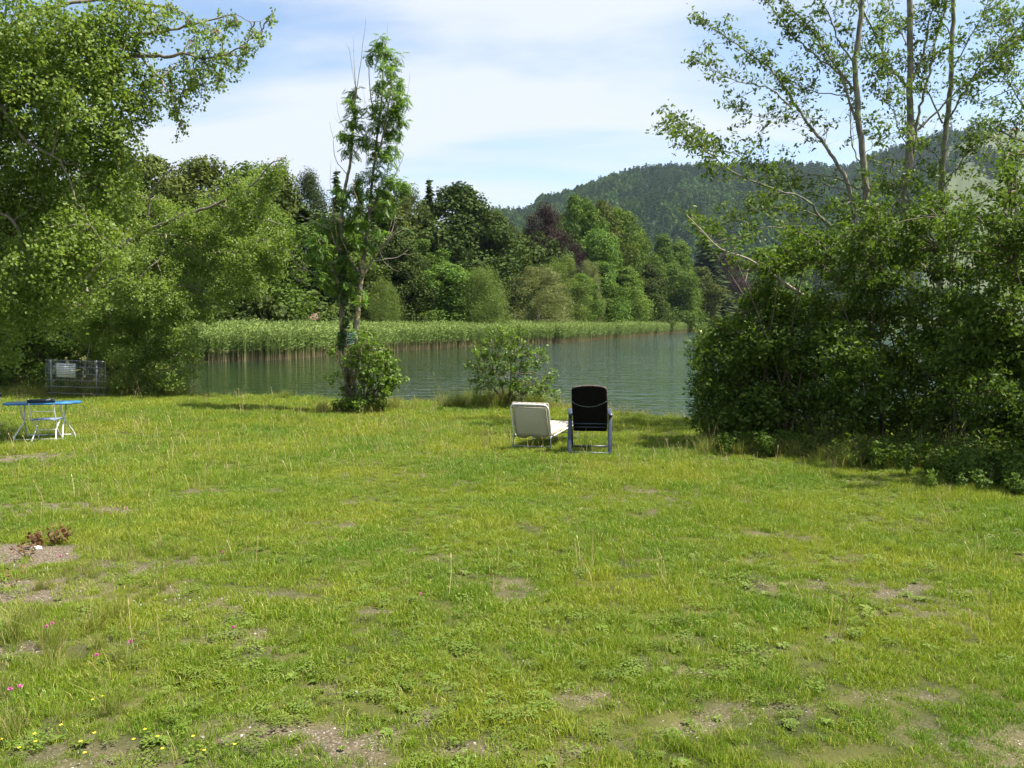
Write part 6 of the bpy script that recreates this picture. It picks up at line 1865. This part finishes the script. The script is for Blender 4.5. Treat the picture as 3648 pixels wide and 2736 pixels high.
L(r.outputs[0], p.inputs['Base Color']); p.inputs['Roughness'].default_value = .9; L(p.outputs[0], o.inputs[0])
M_strip = m
_q = ground_hit(532, 450.5); lx, ly = _q[0], _q[1]
lz = _q[2]
e = thing('sun_lounger', 'white framed camp lounger with beige canvas head end raised, beside the recliner', 'sun lounger', (lx, ly, lz), R(-19))
HW = .325
# bed frame: side rails, end rail
BZ = .235
for s in (-1, 1): tube_part('side_rail', [(s * HW, .02, BZ), (s * HW, .9, BZ + .02), (s * HW, 1.78, BZ + .02), (s * (HW - .04), 1.84, BZ + .02)], .0125, M_tube, e, 3)
tube_part('end_rail', [(-HW + .04, 1.84, BZ + .02), (0, 1.85, BZ + .02), (HW - .04, 1.84, BZ + .02)], .0125, M_tube, e, 3)
# head frame
HA = R(-20)


def hp(x, s): return (x, .03 + math.sin(HA) * s, BZ + .01 + math.cos(HA) * s)


hf = [hp(-HW, 0), hp(-HW, .25), hp(-HW, .48), hp(-HW + .02, .545), hp(-HW + .07, .575), hp(0, .58), hp(HW - .07, .575), hp(HW - .02, .545), hp(HW, .48), hp(HW, .25), hp(HW, 0)]
hfo = thing('headrest', None, None); hfo.parent = e
g = G(); g.tube(smooth_path(hf, 4), .0135, 8); obj('head_frame', g, M_tube, hfo, True)
g = G(); rows = []
nu, nv = 15, 11
for j in range(nv):
    for i in range(nu):
        u = -1 + 2 * i / (nu - 1); v = j / (nv - 1)
        sag = .035 * (1 - u * u) * (1 - (2 * v - 1) ** 2)
        s_ = .53 * v + .0 - (.055 * (1 - (2 * abs(u + .1) - 1) ** 2) if j == 0 else 0) * 1.0
        x_, y_, z_ = hp(u * (HW - .04), max(-.06, s_)); rows.append((x_, y_ + .004 - sag, z_))
q_ = np.array([[j * nu + i, j * nu + i + 1, (j + 1) * nu + i + 1, (j + 1) * nu + i] for j in range(nv - 1) for i in range(nu - 1)])
g.add(rows, q_); cv = obj('canvas', g, M_canvas, hfo, True)
sd_ = cv.modifiers.new('solid', 'SOLIDIFY'); sd_.thickness = .003
g = G()
for ss in (-1, 1):
    g.tube([np.array(hp(ss * (HW - .042), s_)) + [0, -.003, 0] for s_ in (.02, .25, .5)], .006, 5)
g.tube([np.array(hp(x_, .525)) + [0, -.003, 0] for x_ in (-HW + .045, 0, HW - .045)], .006, 5)
obj('hem', g, M_canvas, hfo)
gh = G(); gh.tube([(0, 0, 0), (.022, -.006, .002), (.04, 0, .0)], .003, 4); hkm = gh.mesh('spring_hook')
for s_ in (.08, .2, .32, .44):
    for ss in (-1, 1):
        o = obj('spring_hook', hkm, M_rust, hfo); x_, y_, z_ = hp(ss * HW, s_); o.location = (x_, y_ - .008, z_); o.rotation_euler = (0, math.pi if ss > 0 else 0, 0)
for x_ in (-.22, -.07, .08, .22):
    o = obj('spring_hook', hkm, M_rust, hfo); a_, b_, c_ = hp(x_, .578); o.location = (a_, b_ - .008, c_); o.rotation_euler = (0, R(90), 0)
g = G()
rows = []
for k in range(9):
    s_ = .05 + .56 * k / 8
    for x_, dy_ in ((-HW + .01, .03), (HW - .01, .03), (HW - .01, .085), (-HW + .01, .085)):
        a_, b_, c_ = hp(x_ + rng.normal(0, .003), s_); rows.append((a_, b_ + dy_ + rng.normal(0, .003), c_))
q_ = np.array([[k * 4 + i, k * 4 + (i + 1) % 4, k * 4 + 4 + (i + 1) % 4, k * 4 + 4 + i] for k in range(8) for i in range(4)] + [[3, 2, 1, 0], [32, 33, 34, 35]])
g.add(rows, q_); mo = obj('head_mattress', g, M_strip, hfo); bv = mo.modifiers.new('bevel', 'BEVEL'); bv.width = .02; bv.segments = 3; bv.limit_method = 'ANGLE'
g = G(); rows = []
for k in range(13):
    y_ = .10 + 1.72 * k / 12
    for x_, dz_ in ((-HW + .02, .005), (HW - .02, .005), (HW - .02, .055), (-HW + .02, .055)):
        rows.append((x_ + rng.normal(0, .004), y_, BZ + dz_ + .012 * math.sin(k * 1.9) + rng.normal(0, .002)))
q_ = np.array([[k * 4 + i, k * 4 + (i + 1) % 4, k * 4 + 4 + (i + 1) % 4, k * 4 + 4 + i] for k in range(12) for i in range(4)] + [[3, 2, 1, 0], [48, 49, 50, 51]])
g.add(rows, q_); mo = obj('mattress', g, M_strip, e); bv = mo.modifiers.new('bevel', 'BEVEL'); bv.width = .018; bv.segments = 3; bv.limit_method = 'ANGLE'
for yy in (.0, 1.12, 1.78):
    for s in (-1, 1):
        tube_part('leg', [(s * HW, yy, BZ), (s * (HW + .005), yy - .01, .12), (s * (HW + .012), yy - .015, -.02)], .0115, M_rust if yy == 0 else M_tube, e, 3)
    tube_part('crossbar', [(-HW, yy - .008, .075), (0, yy - .008, .07), (HW, yy - .008, .075)], .009, M_rust, e, 3)
for s in (-1, 1):
    g = G(); g.box((s * HW, .02, BZ - .005), (.035, .05, .05)); obj('hinge', g, M_rust, e)
